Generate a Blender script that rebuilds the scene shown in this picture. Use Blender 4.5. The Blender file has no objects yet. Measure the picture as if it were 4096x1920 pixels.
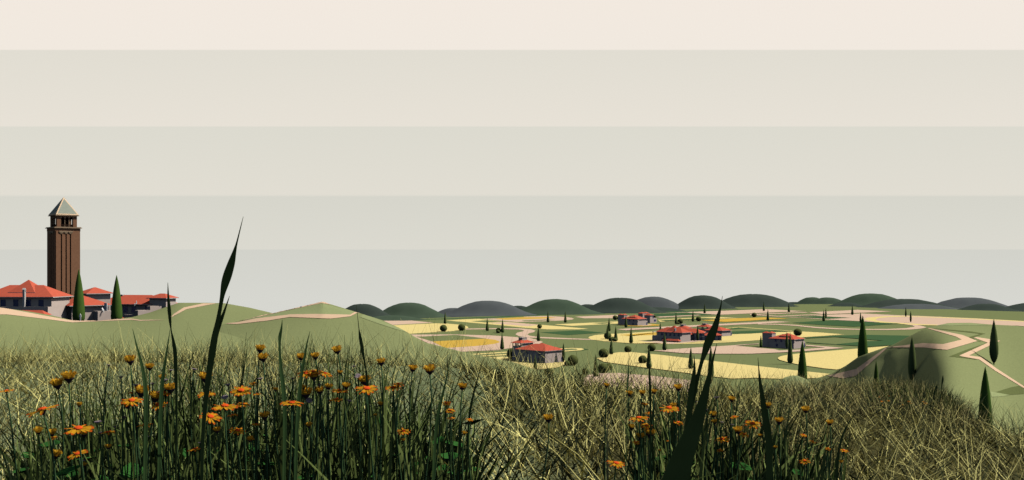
import bpy, bmesh, math, random
import numpy as np
from mathutils import Vector, Matrix
from mathutils.bvhtree import BVHTree
from mathutils.geometry import delaunay_2d_cdt

R = math.radians
random.seed(7); rng = np.random.default_rng(7)
scene = bpy.context.scene
COL = scene.collection

# ------------------------------------------------------------------ camera, sky, sun
F, HX, HY = 4392.0, 2048.0, 1071.0          # focal length and principal point in photo pixels
cam_d = bpy.data.cameras.new('camera'); cam = bpy.data.objects.new('camera', cam_d); COL.objects.link(cam)
cam.location = (0, 0, 0); cam.rotation_euler = (R(90), 0, 0)
cam_d.sensor_width = 36; cam_d.lens = 36 * F / 4096
cam_d.shift_y = (HY - 960) / 4096; cam_d.clip_start = 0.05; cam_d.clip_end = 30000
scene.camera = cam

SUN_EL, SUN_AZ = 50.0, 5.0                  # azimuth from +X (right of the picture) towards +Y (away)
sun_dir = Vector((math.cos(R(SUN_EL)) * math.cos(R(SUN_AZ)), math.cos(R(SUN_EL)) * math.sin(R(SUN_AZ)), math.sin(R(SUN_EL))))
sd = bpy.data.lights.new('sun', 'SUN'); sd.energy = 5.0; sd.angle = R(0.5); sd.color = (1.0, 0.94, 0.84)
so = bpy.data.objects.new('sun', sd); COL.objects.link(so)
so.rotation_euler = sun_dir.to_track_quat('Z', 'Y').to_euler(); so.location = (60, 0, 80)

w = bpy.data.worlds.new('World'); scene.world = w; w.use_nodes = True
nt = w.node_tree; bg = nt.nodes['Background']
st = nt.nodes.new('ShaderNodeTexSky'); st.sky_type = 'NISHITA'; st.sun_disc = False
st.sun_elevation = R(SUN_EL); st.sun_rotation = R(90 - SUN_AZ)
nt.links.new(st.outputs[0], bg.inputs[0]); bg.inputs[1].default_value = 0.05
scene.view_settings.view_transform = 'Standard'; scene.view_settings.look = 'None'
scene.view_settings.exposure = -0.2; scene.view_settings.gamma = 1.0
scene.cycles.max_bounces = 4; scene.cycles.diffuse_bounces = 0

# ------------------------------------------------------------------ helpers
def lin(c):
    return tuple(((v / 255) / 12.92 if v / 255 <= 0.04045 else ((v / 255 + 0.055) / 1.055) ** 2.4) for v in c) + (1,)

def mat(name, a, b=None, scale=1.0, rough=0.95, mode='noise', spec=0.0, detail=2.0):
    """procedural matt material mottled between colours a and b (linear)"""
    m = bpy.data.materials.new(name); m.use_nodes = True
    n = m.node_tree.nodes; l = m.node_tree.links; p = n['Principled BSDF']
    p.inputs['Roughness'].default_value = rough
    p.inputs['Specular IOR Level'].default_value = spec
    if b is None: b = tuple(v * 0.86 for v in a[:3]) + (1,)
    r = n.new('ShaderNodeValToRGB'); e = r.color_ramp.elements
    e[0].color = a; e[1].color = b
    if mode == 'island':
        g = n.new('ShaderNodeNewGeometry'); l.new(g.outputs['Random Per Island'], r.inputs[0])
        if name == 'straw': e[0].position = 0.25; e[1].position = 0.84
    else:
        tc = n.new('ShaderNodeTexCoord'); nz = n.new('ShaderNodeTexNoise')
        nz.inputs['Scale'].default_value = scale; nz.inputs['Detail'].default_value = detail
        l.new(tc.outputs['Object'], nz.inputs['Vector']); l.new(nz.outputs[0], r.inputs[0])
        e[0].position = 0.3; e[1].position = 0.7
    l.new(r.outputs[0], p.inputs['Base Color'])
    return m

def tag(o, label=None, cat=None, group=None, kind=None):
    if label: o['label'] = label
    if cat: o['category'] = cat
    if group: o['group'] = group
    if kind: o['kind'] = kind
    return o

def link(name, me, m=None, parent=None, smooth=False):
    o = bpy.data.objects.new(name, me); COL.objects.link(o)
    for x in ([m] if m is not None and not isinstance(m, (list, tuple)) else (m or [])): me.materials.append(x)
    if parent is not None: o.parent = parent
    if smooth:
        me.polygons.foreach_set('use_smooth', [True] * len(me.polygons))
    return o

def empty(name, loc, rz=0.0):
    o = bpy.data.objects.new(name, None); COL.objects.link(o); o.location = loc; o.rotation_euler = (0, 0, rz)
    o.empty_display_size = 0.1
    return o

def pydata(name, v, f):
    me = bpy.data.meshes.new(name); me.from_pydata(v, [], f); me.update(); return me

def np_mesh(name, verts, quads):
    me = bpy.data.meshes.new(name); nv, nq = len(verts), len(quads)
    me.vertices.add(nv); me.vertices.foreach_set('co', np.asarray(verts, np.float32).ravel())
    me.loops.add(nq * 4); me.loops.foreach_set('vertex_index', np.asarray(quads, np.int32).ravel())
    me.polygons.add(nq); me.polygons.foreach_set('loop_start', np.arange(nq, dtype=np.int32) * 4)
    me.update(calc_edges=True); me.validate(); return me

class MB:
    """collects shapes into one mesh"""
    def __init__(s): s.v = []; s.f = []; s.mi = []
    def add(s, v, f, mi=0):
        o = len(s.v); s.v += [tuple(p) for p in v]; s.f += [tuple(i + o for i in q) for q in f]; s.mi += [mi] * len(f)
    def box(s, x0, x1, y0, y1, z0, z1, mi=0):
        s.add([(x0,y0,z0),(x1,y0,z0),(x1,y1,z0),(x0,y1,z0),(x0,y0,z1),(x1,y0,z1),(x1,y1,z1),(x0,y1,z1)],
              [(3,2,1,0),(4,5,6,7),(0,1,5,4),(1,2,6,5),(2,3,7,6),(3,0,4,7)], mi)
    def lathe(s, prof, n=12, mi=0, cx=0, cy=0, jit=0.0, capb=True):
        o = []; f = []
        for k, (r, z) in enumerate(prof):
            for i in range(n):
                a = 2 * math.pi * i / n; q = r * (1 + random.uniform(-jit, jit))
                o.append((cx + q * math.cos(a), cy + q * math.sin(a), z))
        for k in range(len(prof) - 1):
            for i in range(n):
                j = (i + 1) % n; f.append((k*n+i, k*n+j, (k+1)*n+j, (k+1)*n+i))
        if capb: f.append(tuple(range(n))[::-1])
        f.append(tuple((len(prof)-1)*n + i for i in range(n)))
        s.add(o, f, mi)
    def tube(s, pts, rad, n=6, mi=0):
        o = []; f = []; pts = [Vector(p) for p in pts]
        for k, p in enumerate(pts):
            t = (pts[min(k+1, len(pts)-1)] - pts[max(k-1, 0)]).normalized()
            a = t.orthogonal().normalized() if k == 0 else (a - t * a.dot(t)).normalized()
            b = t.cross(a); r = rad[k] if isinstance(rad, (list, tuple)) else rad
            for i in range(n):
                q = 2 * math.pi * i / n; o.append(p + (a * math.cos(q) + b * math.sin(q)) * r)
        for k in range(len(pts) - 1):
            for i in range(n):
                j = (i + 1) % n; f.append((k*n+i, k*n+j, (k+1)*n+j, (k+1)*n+i))
        f.append(tuple(range(n))[::-1]); f.append(tuple((len(pts)-1)*n + i for i in range(n)))
        s.add(o, f, mi)
    def mesh(s, name):
        me = pydata(name, s.v, s.f)
        if any(s.mi): me.polygons.foreach_set('material_index', s.mi)
        return me
    def build(s, name, m, parent=None, smooth=False):
        return link(name, s.mesh(name), m, parent, smooth)

def W(px, py, d): return Vector(((px - HX) / F * d, d, (HY - py) / F * d))
ZP = -45.5                                  # level of the plain below the eye
def P(px, py, z=ZP):
    d = (HY - py) / F; d = z / d; return W(px, py, d)
CROPS = {'A': (1500,1220,4.2933), 'B': (2000,1200,4.2933), 'C': (2500,1180,4.2933), 'D': (3000,1180,4.2933),
         'E': (3496,1140,1.9483), 'F': (2300,1140,2.8763), 'G': (3000,1140,2.8763), 'H': (1700,1140,2.8763),
         'K': (900,1100,2.0137), 'L': (0,760,2.0137), 'M': (0,1060,3.4811), 'S': (0,0,1.0),
         'Q': (0,1320,2.0137), 'R': (1000,1320,2.0137), 'T': (2000,1320,2.0137), 'U': (3000,1320,2.0137)}
def C(c, x, y): o = CROPS[c]; return (o[0] + x / o[2], o[1] + y / o[2])
def CP(s):
    """'A 1,2 3,4 B 5,6' -> list of photo points"""
    out = []; c = 'S'
    for t in s.split():
        if t.isalpha(): c = t
        else: x, y = t.split(','); out.append(C(c, float(x), float(y)))
    return out

# ------------------------------------------------------------------ materials
M = {}
M['hill_grass'] = mat('hill_grass', (0.250,0.284,0.128,1), (0.190,0.216,0.098,1), 3.2, detail=3)
M['hill_light'] = mat('hill_light', (0.304,0.352,0.168,1), (0.232,0.268,0.128,1), 3.2, detail=3)
M['hill_dark'] = mat('hill_dark', (0.137,0.163,0.063,1), (0.104,0.124,0.048,1), 3.2, detail=3)
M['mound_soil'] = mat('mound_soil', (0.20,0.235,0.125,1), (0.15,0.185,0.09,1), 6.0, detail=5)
def translucent(m, k):
    n = m.node_tree.nodes; l = m.node_tree.links; p = n['Principled BSDF']; out = n['Material Output']
    rp = [x for x in n if x.type == 'VALTORGB'][0]; t = n.new('ShaderNodeBsdfTranslucent'); mx = n.new('ShaderNodeMixShader'); mx.inputs[0].default_value = k
    l.new(rp.outputs[0], t.inputs[0]); l.new(p.outputs[0], mx.inputs[1]); l.new(t.outputs[0], mx.inputs[2]); l.new(mx.outputs[0], out.inputs[0])
def soil_shade():  # shade under the right-hand straw painted into the ground as a darker tone
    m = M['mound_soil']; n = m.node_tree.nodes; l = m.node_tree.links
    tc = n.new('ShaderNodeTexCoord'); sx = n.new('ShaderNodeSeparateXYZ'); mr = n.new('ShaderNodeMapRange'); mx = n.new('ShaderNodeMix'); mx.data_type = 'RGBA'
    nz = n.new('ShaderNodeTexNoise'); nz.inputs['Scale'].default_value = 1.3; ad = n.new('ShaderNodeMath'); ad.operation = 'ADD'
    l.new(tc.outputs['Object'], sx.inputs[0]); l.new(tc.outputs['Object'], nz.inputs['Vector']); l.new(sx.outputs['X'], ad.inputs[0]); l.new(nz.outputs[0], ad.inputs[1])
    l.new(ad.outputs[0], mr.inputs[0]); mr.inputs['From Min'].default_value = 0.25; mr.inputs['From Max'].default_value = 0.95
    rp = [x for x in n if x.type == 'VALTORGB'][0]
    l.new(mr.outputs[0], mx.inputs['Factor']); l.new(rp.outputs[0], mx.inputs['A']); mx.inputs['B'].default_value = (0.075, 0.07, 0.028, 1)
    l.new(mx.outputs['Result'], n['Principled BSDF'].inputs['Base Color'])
soil_shade()
M['plain_green'] = mat('plain_green', (0.191,0.226,0.097,1), (0.146,0.172,0.074,1), 1.3, detail=3)
M['dark_green'] = mat('dark_green', (0.063,0.126,0.055,1), (0.048,0.096,0.042,1), 1.3, detail=3)
M['yellow'] = mat('yellow', (0.798,0.662,0.273,1), (0.608,0.504,0.208,1), 1.3, detail=3)
M['ochre'] = mat('ochre', (0.651,0.425,0.079,1), (0.496,0.324,0.060,1), 1.3, detail=3)
M['pink'] = mat('pink', (0.67,0.495,0.37,1), (0.53,0.385,0.285,1), 1.3, detail=3)
M['path'] = mat('path', (0.66,0.47,0.32,1), (0.60,0.43,0.29,1), 0.6, detail=8)
M['roof'] = mat('roof', (0.57,0.122,0.074,1), (0.49,0.105,0.062,1), 1.4, detail=6)
M['wall'] = mat('wall', (0.60,0.50,0.45,1), (0.54,0.45,0.405,1), 0.8, detail=6)
M['trim'] = mat('trim', (0.55,0.53,0.52,1), None, 2.0)
M['white'] = mat('white', (0.93,0.93,0.92,1), (0.90,0.90,0.89,1), 2.0)
M['blue'] = mat('blue', (0.02,0.035,0.14,1), (0.03,0.05,0.18,1), 2.0, rough=0.4, spec=0.3)
M['brick'] = mat('brick', (0.31,0.165,0.098,1), (0.26,0.135,0.08,1), 2.2, detail=8)
M['brick_dark'] = mat('brick_dark', (0.045,0.026,0.018,1), (0.035,0.02,0.015,1), 2.0)
M['stone'] = mat('stone', (0.40,0.29,0.19,1), (0.34,0.25,0.165,1), 1.5)
M['cream'] = mat('cream', (0.82,0.62,0.42,1), (0.76,0.57,0.38,1), 1.0)
M['slate'] = mat('slate', (0.34,0.37,0.31,1), (0.30,0.335,0.28,1), 1.2, detail=6)
M['cypress'] = mat('cypress', (0.075,0.14,0.03,1), (0.055,0.105,0.022,1), 2.5, detail=6)
M['cypress_plain'] = mat('cypress_plain', (0.115,0.155,0.055,1), (0.088,0.122,0.043,1), 2.5, detail=6)
M['bush'] = mat('bush', (0.115,0.135,0.045,1), (0.088,0.105,0.035,1), 1.8, detail=7)
M['trunk'] = mat('trunk', (0.06,0.04,0.025,1), None, 3.0)
M['straw'] = mat('straw', (0.10,0.092,0.02,1), (0.86,0.80,0.30,1), mode='island')
M['shade_thatch'] = mat('shade_thatch', (0.06,0.05,0.015,1), (0.22,0.19,0.06,1), mode='island')  # dark stalk tones put in for the shade beneath the straw
M['straw_fine'] = mat('straw_fine', (0.16,0.14,0.055,1), (0.55,0.48,0.20,1), mode='island')
M['leaf'] = mat('leaf', (0.03,0.05,0.012,1), (0.20,0.26,0.08,1), mode='island')
M['blade'] = mat('blade', (0.075,0.11,0.035,1), (0.095,0.135,0.045,1), 20.0)
M['blade_green'] = mat('blade_green', (0.045,0.09,0.032,1), (0.06,0.115,0.04,1), 20.0)
M['broad_leaf'] = mat('broad_leaf', (0.025,0.09,0.02,1), (0.04,0.14,0.03,1), mode='island')
M['petal'] = mat('petal', (0.86,0.44,0.03,1), (0.80,0.38,0.025,1), 60.0)
M['petal_tip'] = mat('petal_tip', (0.80,0.16,0.02,1), (0.72,0.13,0.015,1), 60.0)
M['petal_cup'] = mat('petal_cup', (0.92,0.54,0.045,1), (0.80,0.44,0.035,1), 80.0)
M['petal_cup_tip'] = mat('petal_cup_tip', (0.60,0.22,0.02,1), (0.50,0.18,0.015,1), 80.0)
M['disc'] = mat('disc', (0.80,0.12,0.02,1), (0.60,0.06,0.015,1), 300.0)
M['calyx'] = mat('calyx', (0.075,0.055,0.075,1), (0.055,0.04,0.055,1), 80.0)
M['spent'] = mat('spent', (0.25,0.20,0.22,1), (0.19,0.155,0.17,1), 80.0)
M['stem'] = mat('stem', (0.04,0.09,0.05,1), (0.055,0.10,0.035,1), 20.0)
for k_ in ('petal', 'petal_tip', 'petal_cup', 'petal_cup_tip'): translucent(M[k_], 0.32 if 'cup' in k_ else 0.5)
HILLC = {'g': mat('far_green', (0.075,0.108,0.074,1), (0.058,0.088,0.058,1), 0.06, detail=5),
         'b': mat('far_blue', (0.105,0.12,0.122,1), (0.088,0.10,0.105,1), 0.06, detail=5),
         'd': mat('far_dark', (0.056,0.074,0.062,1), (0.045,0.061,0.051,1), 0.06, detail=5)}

# ------------------------------------------------------------------ sky backdrop (banded sky)
def build_sky():
    D = 9000.0
    me = pydata('sky', [(-14000,D,-900),(14000,D,-900),(14000,D,7000),(-14000,D,7000)], [(0,1,2,3)])
    m = bpy.data.materials.new('sky'); m.use_nodes = True
    n = m.node_tree.nodes; l = m.node_tree.links
    for x in list(n): n.remove(x)
    out = n.new('ShaderNodeOutputMaterial'); em = n.new('ShaderNodeEmission')
    tc = n.new('ShaderNodeTexCoord'); sx = n.new('ShaderNodeSeparateXYZ'); mr = n.new('ShaderNodeMapRange')
    ztop = HY / F * D; zb = (HY - 1400) / F * D
    mr.inputs['From Min'].default_value = zb; mr.inputs['From Max'].default_value = ztop
    rp = n.new('ShaderNodeValToRGB'); cr = rp.color_ramp
    def pos(py): return ((HY - py) / F * D - zb) / (ztop - zb)
    stops = [(pos(1400),(213,213,207)), (pos(1200),(214,214,207)), (pos(999.5),(210,210,202)), (pos(998),(219,217,207)), (pos(783),(214,213,203)),
             (pos(781.5),(225,221,210)), (pos(505),(220,218,207)), (pos(503.5),(231,225,214)), (pos(201),(225,221,210)),
             (pos(199.5),(241,233,223)), (1.0,(242,233,223))]
    e = cr.elements
    e[0].position = stops[0][0]; e[0].color = lin(stops[0][1]); e[1].position = stops[-1][0]; e[1].color = lin(stops[-1][1])
    for p_, c_ in stops[1:-1]:
        q = e.new(p_); q.color = lin(c_)
    nz = n.new('ShaderNodeTexNoise'); nz.inputs['Scale'].default_value = 0.15; nz.inputs['Detail'].default_value = 1
    l.new(tc.outputs['Object'], nz.inputs['Vector'])
    ns = n.new('ShaderNodeMapRange'); ns.inputs['To Min'].default_value = 1.149 * 0.92; ns.inputs['To Max'].default_value = 1.149 * 1.08
    l.new(nz.outputs[0], ns.inputs[0])
    l.new(tc.outputs['Object'], sx.inputs[0]); l.new(sx.outputs['Z'], mr.inputs[0]); l.new(mr.outputs[0], rp.inputs[0])
    l.new(rp.outputs[0], em.inputs[0]); l.new(ns.outputs[0], em.inputs[1]); l.new(em.outputs[0], out.inputs[0])
    o = link('sky', me, m); tag(o, kind='structure')
build_sky()

# ------------------------------------------------------------------ terrain
def grid_mesh(name, rows, m, smooth=True):
    nr, nc = len(rows), len(rows[0]); v = [p for r in rows for p in r]; f = []
    for i in range(nr - 1):
        for j in range(nc - 1): f.append((i*nc+j, i*nc+j+1, (i+1)*nc+j+1, (i+1)*nc+j))
    me = pydata(name, v, f)
    # keep normals up
    if me.polygons[len(f)//2].normal.z < 0: me.flip_normals()
    o = link(name, me, m, smooth=smooth); tag(o, kind='structure')
    return o

def bvh_of(o):
    me = o.data
    return BVHTree.FromPolygons([v.co.copy() for v in me.vertices], [tuple(p.vertices) for p in me.polygons])

def smooth_rows(arr, n=1):
    a = np.array(arr, float)
    for _ in range(n):
        b = a.copy(); b[1:-1] = 0.25*a[:-2] + 0.5*a[1:-1] + 0.25*a[2:]; a = b
    return a

# near mound the grass grows on
MPX = [-2600, -500, 1000, 1500, 1850, 2000, 2200, 2600, 2900, 3200, 3400, 3700, 3790, 3870, 3950, 4096, 4500, 7000]
MYC = [1455, 1455, 1455, 1468, 1492, 1535, 1580, 1612, 1608, 1590, 1578, 1574, 1600, 1690, 1775, 1790, 1800, 1810]
MDC = [11, 11, 11, 10, 8.5, 7.5, 7, 7, 8, 11, 13, 14, 13, 10, 7.5, 7, 7, 7]
Z0 = -0.75
def mound_z(x, y):
    x = np.asarray(x, float); y = np.asarray(y, float)
    px = x / np.maximum(y, 0.3) * F + HX
    acc = 0
    for o in (-90, 0, 90):
        yc = np.interp(px + o, MPX, MYC); dc = np.interp(px + o, MPX, MDC)
        zc = (HY - yc) / F * dc; sl = (zc - Z0) / dc
        z = Z0 + sl * y
        e = np.maximum(y - dc, 0); z = z - 0.012 * e ** 2 - 0.035 * e
        acc = acc + z
    return acc / 3 + 0.012 * np.sin(x * 3.1 + 1) * np.cos(y * 2.3)

rows = []
for y in [0.2, 0.5, 1, 1.5, 2, 2.5, 3, 3.5, 4, 4.5, 5, 5.5, 6, 6.5, 7, 7.5, 8, 8.5, 9, 9.5, 10, 10.5, 11, 11.5, 12, 12.5, 13, 13.5, 14, 15, 16, 18, 20, 23, 26, 30]:
    xs = (np.linspace(-2600, 7000, 150) - HX) / F * max(y, 0.8)
    zs = mound_z(xs, np.full_like(xs, max(y, 0.8)))
    rows.append([(x, y, z) for x, z in zip(xs, zs)])
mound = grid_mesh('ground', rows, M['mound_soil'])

def hill_from(name, pxs, yc, dc, fg, yfoot, material, extra_back=True, rowspec=None):
    pxs = np.array(pxs, float); yc = np.array(yc, float); dc = np.array(dc, float)
    fine = []
    for a, b in zip(pxs[:-1], pxs[1:]):
        k = max(2, int((b - a) / 22)); fine += list(np.linspace(a, b, k, endpoint=False))
    fine.append(pxs[-1]); fine = np.array(fine)
    ycf = np.interp(fine, pxs, yc); dcf = smooth_rows(np.interp(fine, pxs, dc), 3)
    out = []
    # rows behind the crest, falling away
    zc = (HY - ycf) / F * dcf; xc = (fine - HX) / F * dcf
    for dd, dz in ((420, -70), (260, -52), (150, -34), (70, -15), (30, -5), (12, -1.4), (4, -0.25)):
        out.append([(x + (x / d) * dd, d + dd, max(z + dz, ZP - 12)) for x, z, d in zip(xc, zc, dcf)])
    out.append([(x, d, z) for x, z, d in zip(xc, zc, dcf)])
    spec = []
    if rowspec is None:
        for f_, g in fg:
            q = min(1.0, (1 - f_) * 4); ys = ycf * (1 - q) + smooth_rows(ycf, 60) * q
            spec.append((f_, ys + np.maximum(yfoot - ys, 45) * g))
    else:
        for k_, (yy, dd) in enumerate(rowspec): spec.append((0.9 - 0.12 * k_, smooth_rows(np.interp(fine, RHC, yy), 16), smooth_rows(np.interp(fine, RHC, dd), 16)))
    # densify rows smoothly
    fs = [1.0] + [s[0] for s in spec]; Y = np.array([ycf] + [s[1] for s in spec])
    ff = []
    for a, b in zip(fs[:-1], fs[1:]): ff += list(np.linspace(a, b, 5, endpoint=False))
    ff.append(fs[-1]); ff = ff[1:]
    fs_r = np.array(fs[::-1])
    for f_ in ff:
        yk = np.array([np.interp(f_, fs_r, Y[::-1, j]) for j in range(Y.shape[1])])
        d = 24 + (dcf - 24) * f_
        if rowspec is not None:
            DD = np.array([dcf] + [s[2] for s in spec]); d = np.array([np.interp(f_, fs_r, DD[::-1, j]) for j in range(DD.shape[1])])
        out.append([tuple(W(p, y, q)) for p, y, q in zip(fine, yk, d)])
    # soften the row direction
    arr = np.array(out); nb = 8
    for _ in range(4):
        b = arr.copy(); b[nb+1:-1, :, 2] = 0.25*arr[nb:-2, :, 2] + 0.5*arr[nb+1:-1, :, 2] + 0.25*arr[nb+2:, :, 2]; arr = b
    # skirts so that no edge of the hill hangs free
    last = arr[-1] + np.array([0, -5.0, -9.0]); last2 = arr[-1] + np.array([0, -9.0, -30.0])
    arr = np.concatenate([arr, last[None], last2[None]], 0)
    l_ = arr[:, :1] + np.array([-7.0, 0, -14.0]); r_ = arr[:, -1:] + np.array([7.0, 0, -14.0])
    l2 = arr[:, :1] + np.array([-14.0, 0, -45.0]); r2 = arr[:, -1:] + np.array([14.0, 0, -45.0])
    arr = np.concatenate([l2, l_, arr, r_, r2], 1)
    return grid_mesh(name, [[tuple(p) for p in r] for r in arr], material)

village_hill = hill_from('hill',
    [-700,-300,0,100,200,290,400,530,600,640,715,830,900,1000,1060,1130,1300,1500],
    [1190,1208,1231,1243,1260,1281,1283,1268,1250,1236,1211,1211,1213,1231,1245,1262,1300,1360],
    [200,215,230,240,250,256,262,270,275,280,285,290,290,285,280,270,250,230],
    [(0.95,0.05),(0.85,0.2),(0.73,0.4),(0.5,0.65),(0.3,0.9),(0.15,1.3),(0.07,2.4)], 1430, M['hill_grass'])
near_hill = hill_from('hill',
    [780,830,885,950,1050,1150,1290,1380,1450,1530,1600,1700,1785,1867,1950,2048,2150,2260,2400],
    [1330,1312,1299,1286,1262,1240,1207,1234,1256,1281,1313,1370,1392,1414,1432,1453,1490,1550,1660],
    [216,214,213,212,212,212,212,205,198,185,172,150,128,105,85,66,60,56,52],
    [(0.93,0.06),(0.8,0.25),(0.6,0.5),(0.4,0.75),(0.25,0.95),(0.12,1.4)], 1500, M['hill_grass'])
RHC = [2950,3180,3313,3466,3570,3640,3707,3775,3850,3963,4096,4600]
right_hill = hill_from('hill',
    [2950,3100,3180,3243,3313,3382,3431,3466,3542,3570,3640,3707,3747,3794,3876,3963,4066,4200,4600],
    [1610,1575,1548,1520,1503,1465,1430,1416,1389,1380,1343,1310,1302,1292,1291,1298,1303,1320,1360],
    [290,297,300,301,300,294,288,285,281,280,276,272,276,282,290,293,292,290,290],
    None, None, M['hill_grass'], rowspec=[
    ([1625,1568,1526,1458,1414,1374,1332,1308,1315,1332,1350,1410], [285.3,295.5,295.5,280,275,270,262,252,265,272,272,270]),
    ([1650,1602,1570,1526,1476,1430,1376,1336,1352,1400,1420,1480], [277,287,287,272,265,257,246,225,236,255,255,250]),
    ([1690,1650,1625,1598,1560,1515,1450,1392,1420,1475,1490,1560], [264,275,275,258,250,240,226,195,206,235,235,225]),
    ([1740,1715,1700,1690,1665,1625,1570,1490,1520,1560,1575,1650], [262,272,272,258,250,238,208,160,172,205,205,195]),
    ([1850,1830,1820,1815,1800,1780,1740,1650,1680,1715,1715,1760], [190,205,210,195,180,165,140,115,125,160,165,160]),
    ([2000]*12, [90]*12)])
scene_hills = [bvh_of(village_hill), bvh_of(near_hill), bvh_of(right_hill)]

# small green knoll in front of the right hill
def dome_pts(profile, n, sx, sy, seed=0, jit=0.0):
    rs = random.Random(seed); rows = []
    for r, h in profile:
        rows.append([(sx * r * math.cos(2*math.pi*i/n) * (1 + rs.uniform(-jit, jit)), sy * r * math.sin(2*math.pi*i/n), h * (1 + rs.uniform(-jit, jit))) for i in range(n)])
    return rows
def dome(name, loc, profile, n, sx, sy, sz, m, seed=0, jit=0.0, kind='structure', smooth=True):
    rows = dome_pts(profile, n, sx, sy, seed, jit); v = []; f = []
    for r in rows: v += [(p[0], p[1], p[2] * sz) for p in r]
    for k in range(len(rows) - 1):
        for i in range(n):
            j = (i + 1) % n; f.append((k*n+i, k*n+j, (k+1)*n+j, (k+1)*n+i))
    f.append(tuple((len(rows)-1)*n + i for i in range(n)))
    o = link(name, pydata(name, v, f), m, smooth=smooth); o.location = loc; tag(o, kind=kind); return o
kp = W(3219, 1545, 162); px_m = 162 / F
dome('hill', kp + Vector((0, 6, -6.35)), [(2.2,-2.5),(1.6,-0.6),(1.25,0.1),(1.0,0.42),(0.75,0.66),(0.5,0.84),(0.28,0.95),(0.1,0.995)], 28,
     150*px_m, 6.0, 35*px_m + 6.0, M['hill_light'], 3, 0.01)

# the plain: one sheet that falls away behind the far hills
edge = [(900,1300),(1300,1284),(1560,1279),(1700,1275),(1845,1269),(2100,1260),(2380,1249),(2560,1244),(2733,1238),(2930,1229),(3046,1225),(3200,1219),(3330,1219),(3420,1224),(3600,1231),(3870,1240),(4096,1249),(4500,1262),(5200,1290)]
er = [P(*q) for q in edge]
rows = [[(p.x * f_, p.y * f_, ZP) for p in er] for f_ in (0.1, 0.3, 0.6, 1.0)]
rows += [[(p.x * f_, p.y * f_, ZP + dz) for p in er] for f_, dz in ((1.06,-2),(1.25,-16),(1.8,-90),(3.0,-330))]
grid_mesh('plain', rows, M['plain_green'], smooth=False)

LAYER = [0]
def field(name, s, m):
    pts = CP(s); LAYER[0] += 1; z = ZP + 0.02 + 0.006 * LAYER[0]
    q = [P(x, y, ZP) for x, y in pts]; q = [(p.x, p.y, z) for p in q]
    bm = bmesh.new(); vs = [bm.verts.new(p) for p in q]
    f = bm.faces.new(vs); f.normal_update()
    if f.normal.z < 0: f.normal_flip()
    bmesh.ops.triangulate(bm, faces=[f])
    me = bpy.data.meshes.new(name); bm.to_mesh(me); bm.free()
    return tag(link(name, me, M[m]), kind='structure')

# fields and paths of the plain (outlines on the ground)
field('meadow', 'A 860,243 B 0,281 760,248 1300,226 1640,212 C 200,300 1300,262 2576,231 D 400,222 620,225 D 0,248 C 1400,276 520,316 B 1640,222 1300,240 760,262 0,300 A 900,254', 'dark_green')
field('ploughed_field', 'A 120,268 555,260 1000,304 250,345', 'pink')
field('wheat_field', 'A 250,350 400,346 700,330 1040,314 1250,321 1400,333 1520,348 1580,365 1605,383 1585,400 1500,420 1400,445 1000,470 690,488 300,520', 'yellow')
field('wheat_field', 'H 240,408 470,395 620,390 940,424 1300,455 1880,503 1750,511 1400,510 1150,492 870,463', 'yellow')
field('meadow', 'H 525,418 700,405 940,424 700,432', 'plain_green')
field('ploughed_field', 'H 735,438 930,426 1320,458 1180,476', 'pink')
field('ploughed_field', 'A 1850,240 2576,212 B 400,288 750,277 900,279 1150,295 1230,307 1272,321 1240,335 1100,352 300,380 0,355', 'pink')
field('ochre_field', 'A 2050,240 B 0,316 400,295 830,293 980,305 700,322 100,342', 'ochre')
field('meadow', 'B 370,352 820,336 950,346 420,366', 'plain_green')
field('wheat_field', 'B 930,420 1560,390 2030,368 2150,378 2150,398 1900,412 1240,446', 'yellow')
field('meadow', 'B 1570,398 1840,382 1960,394 1760,413', 'plain_green')
field('ploughed_field', 'B 1285,288 1900,260 2100,255 2250,280 2250,310 1450,316', 'pink')
field('ochre_field', 'B 1860,284 2100,275 2240,283 2050,292', 'ochre')
field('meadow', 'B 690,558 1350,522 1780,562 1150,605', 'dark_green')
field('ploughed_field', 'A 500,508 750,510 1380,508 2000,525 2576,563 B 480,645 640,685 740,725 600,790 0,850 A 2200,775 1700,795 1500,804 1330,806 1000,700 700,560', 'pink')
field('meadow', 'A 700,545 820,543 1380,515 1920,579 980,629', 'plain_green')
field('ochre_field', 'A 985,628 1900,580 2060,600 2120,622 2150,641 2060,668 1900,690 1700,710 1200,742', 'ochre')
field('path', 'H 460,514 480,503 860,498 1100,501 1230,513 1272,528 1250,545 1195,558 1178,572 1210,586 1300,598 1600,612 1950,625 2180,630 2180,637 1950,634 1500,622 1200,607 1080,590 1040,570 1060,550 1130,534 1140,524 1080,513 860,508', 'pink')
field('meadow', 'H 1480,735 1540,722 1640,718 1750,722 1885,742 1800,758 1640,768 1500,770', 'dark_green')
field('wheat_field', 'H 480,806 520,797 1000,765 1500,730 1700,725 1800,730 1832,742 1800,753 1600,768 900,812 640,827', 'yellow')
field('meadow', 'H 540,808 1000,776 1500,741 1690,733 1750,738 1755,746 1600,758 900,799 640,815', 'plain_green')
field('wheat_field', 'H 700,838 900,826 1100,845 1600,868 1660,893 1620,925 1500,955 1300,975 1100,960 950,920', 'yellow')
field('wheat_field', 'B 1515,652 1540,632 1640,605 1900,585 2050,580 2576,545 C 550,628 800,640 1850,678 D 0,665 450,640 890,630 1250,650 1620,680 930,728 500,760 0,785 C 2300,780 1850,812 1300,838 700,845 200,836 B 2576,757 2250,746 1800,714 1560,680', 'yellow')
field('ochre_field', 'B 2020,606 2576,565 C 620,636 620,684 0,710 B 2300,622', 'ochre')
field('courtyard', 'C 225,788 450,770 700,750 1500,760 1340,790 1150,812 800,843 560,828 380,812', 'pink')
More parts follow.
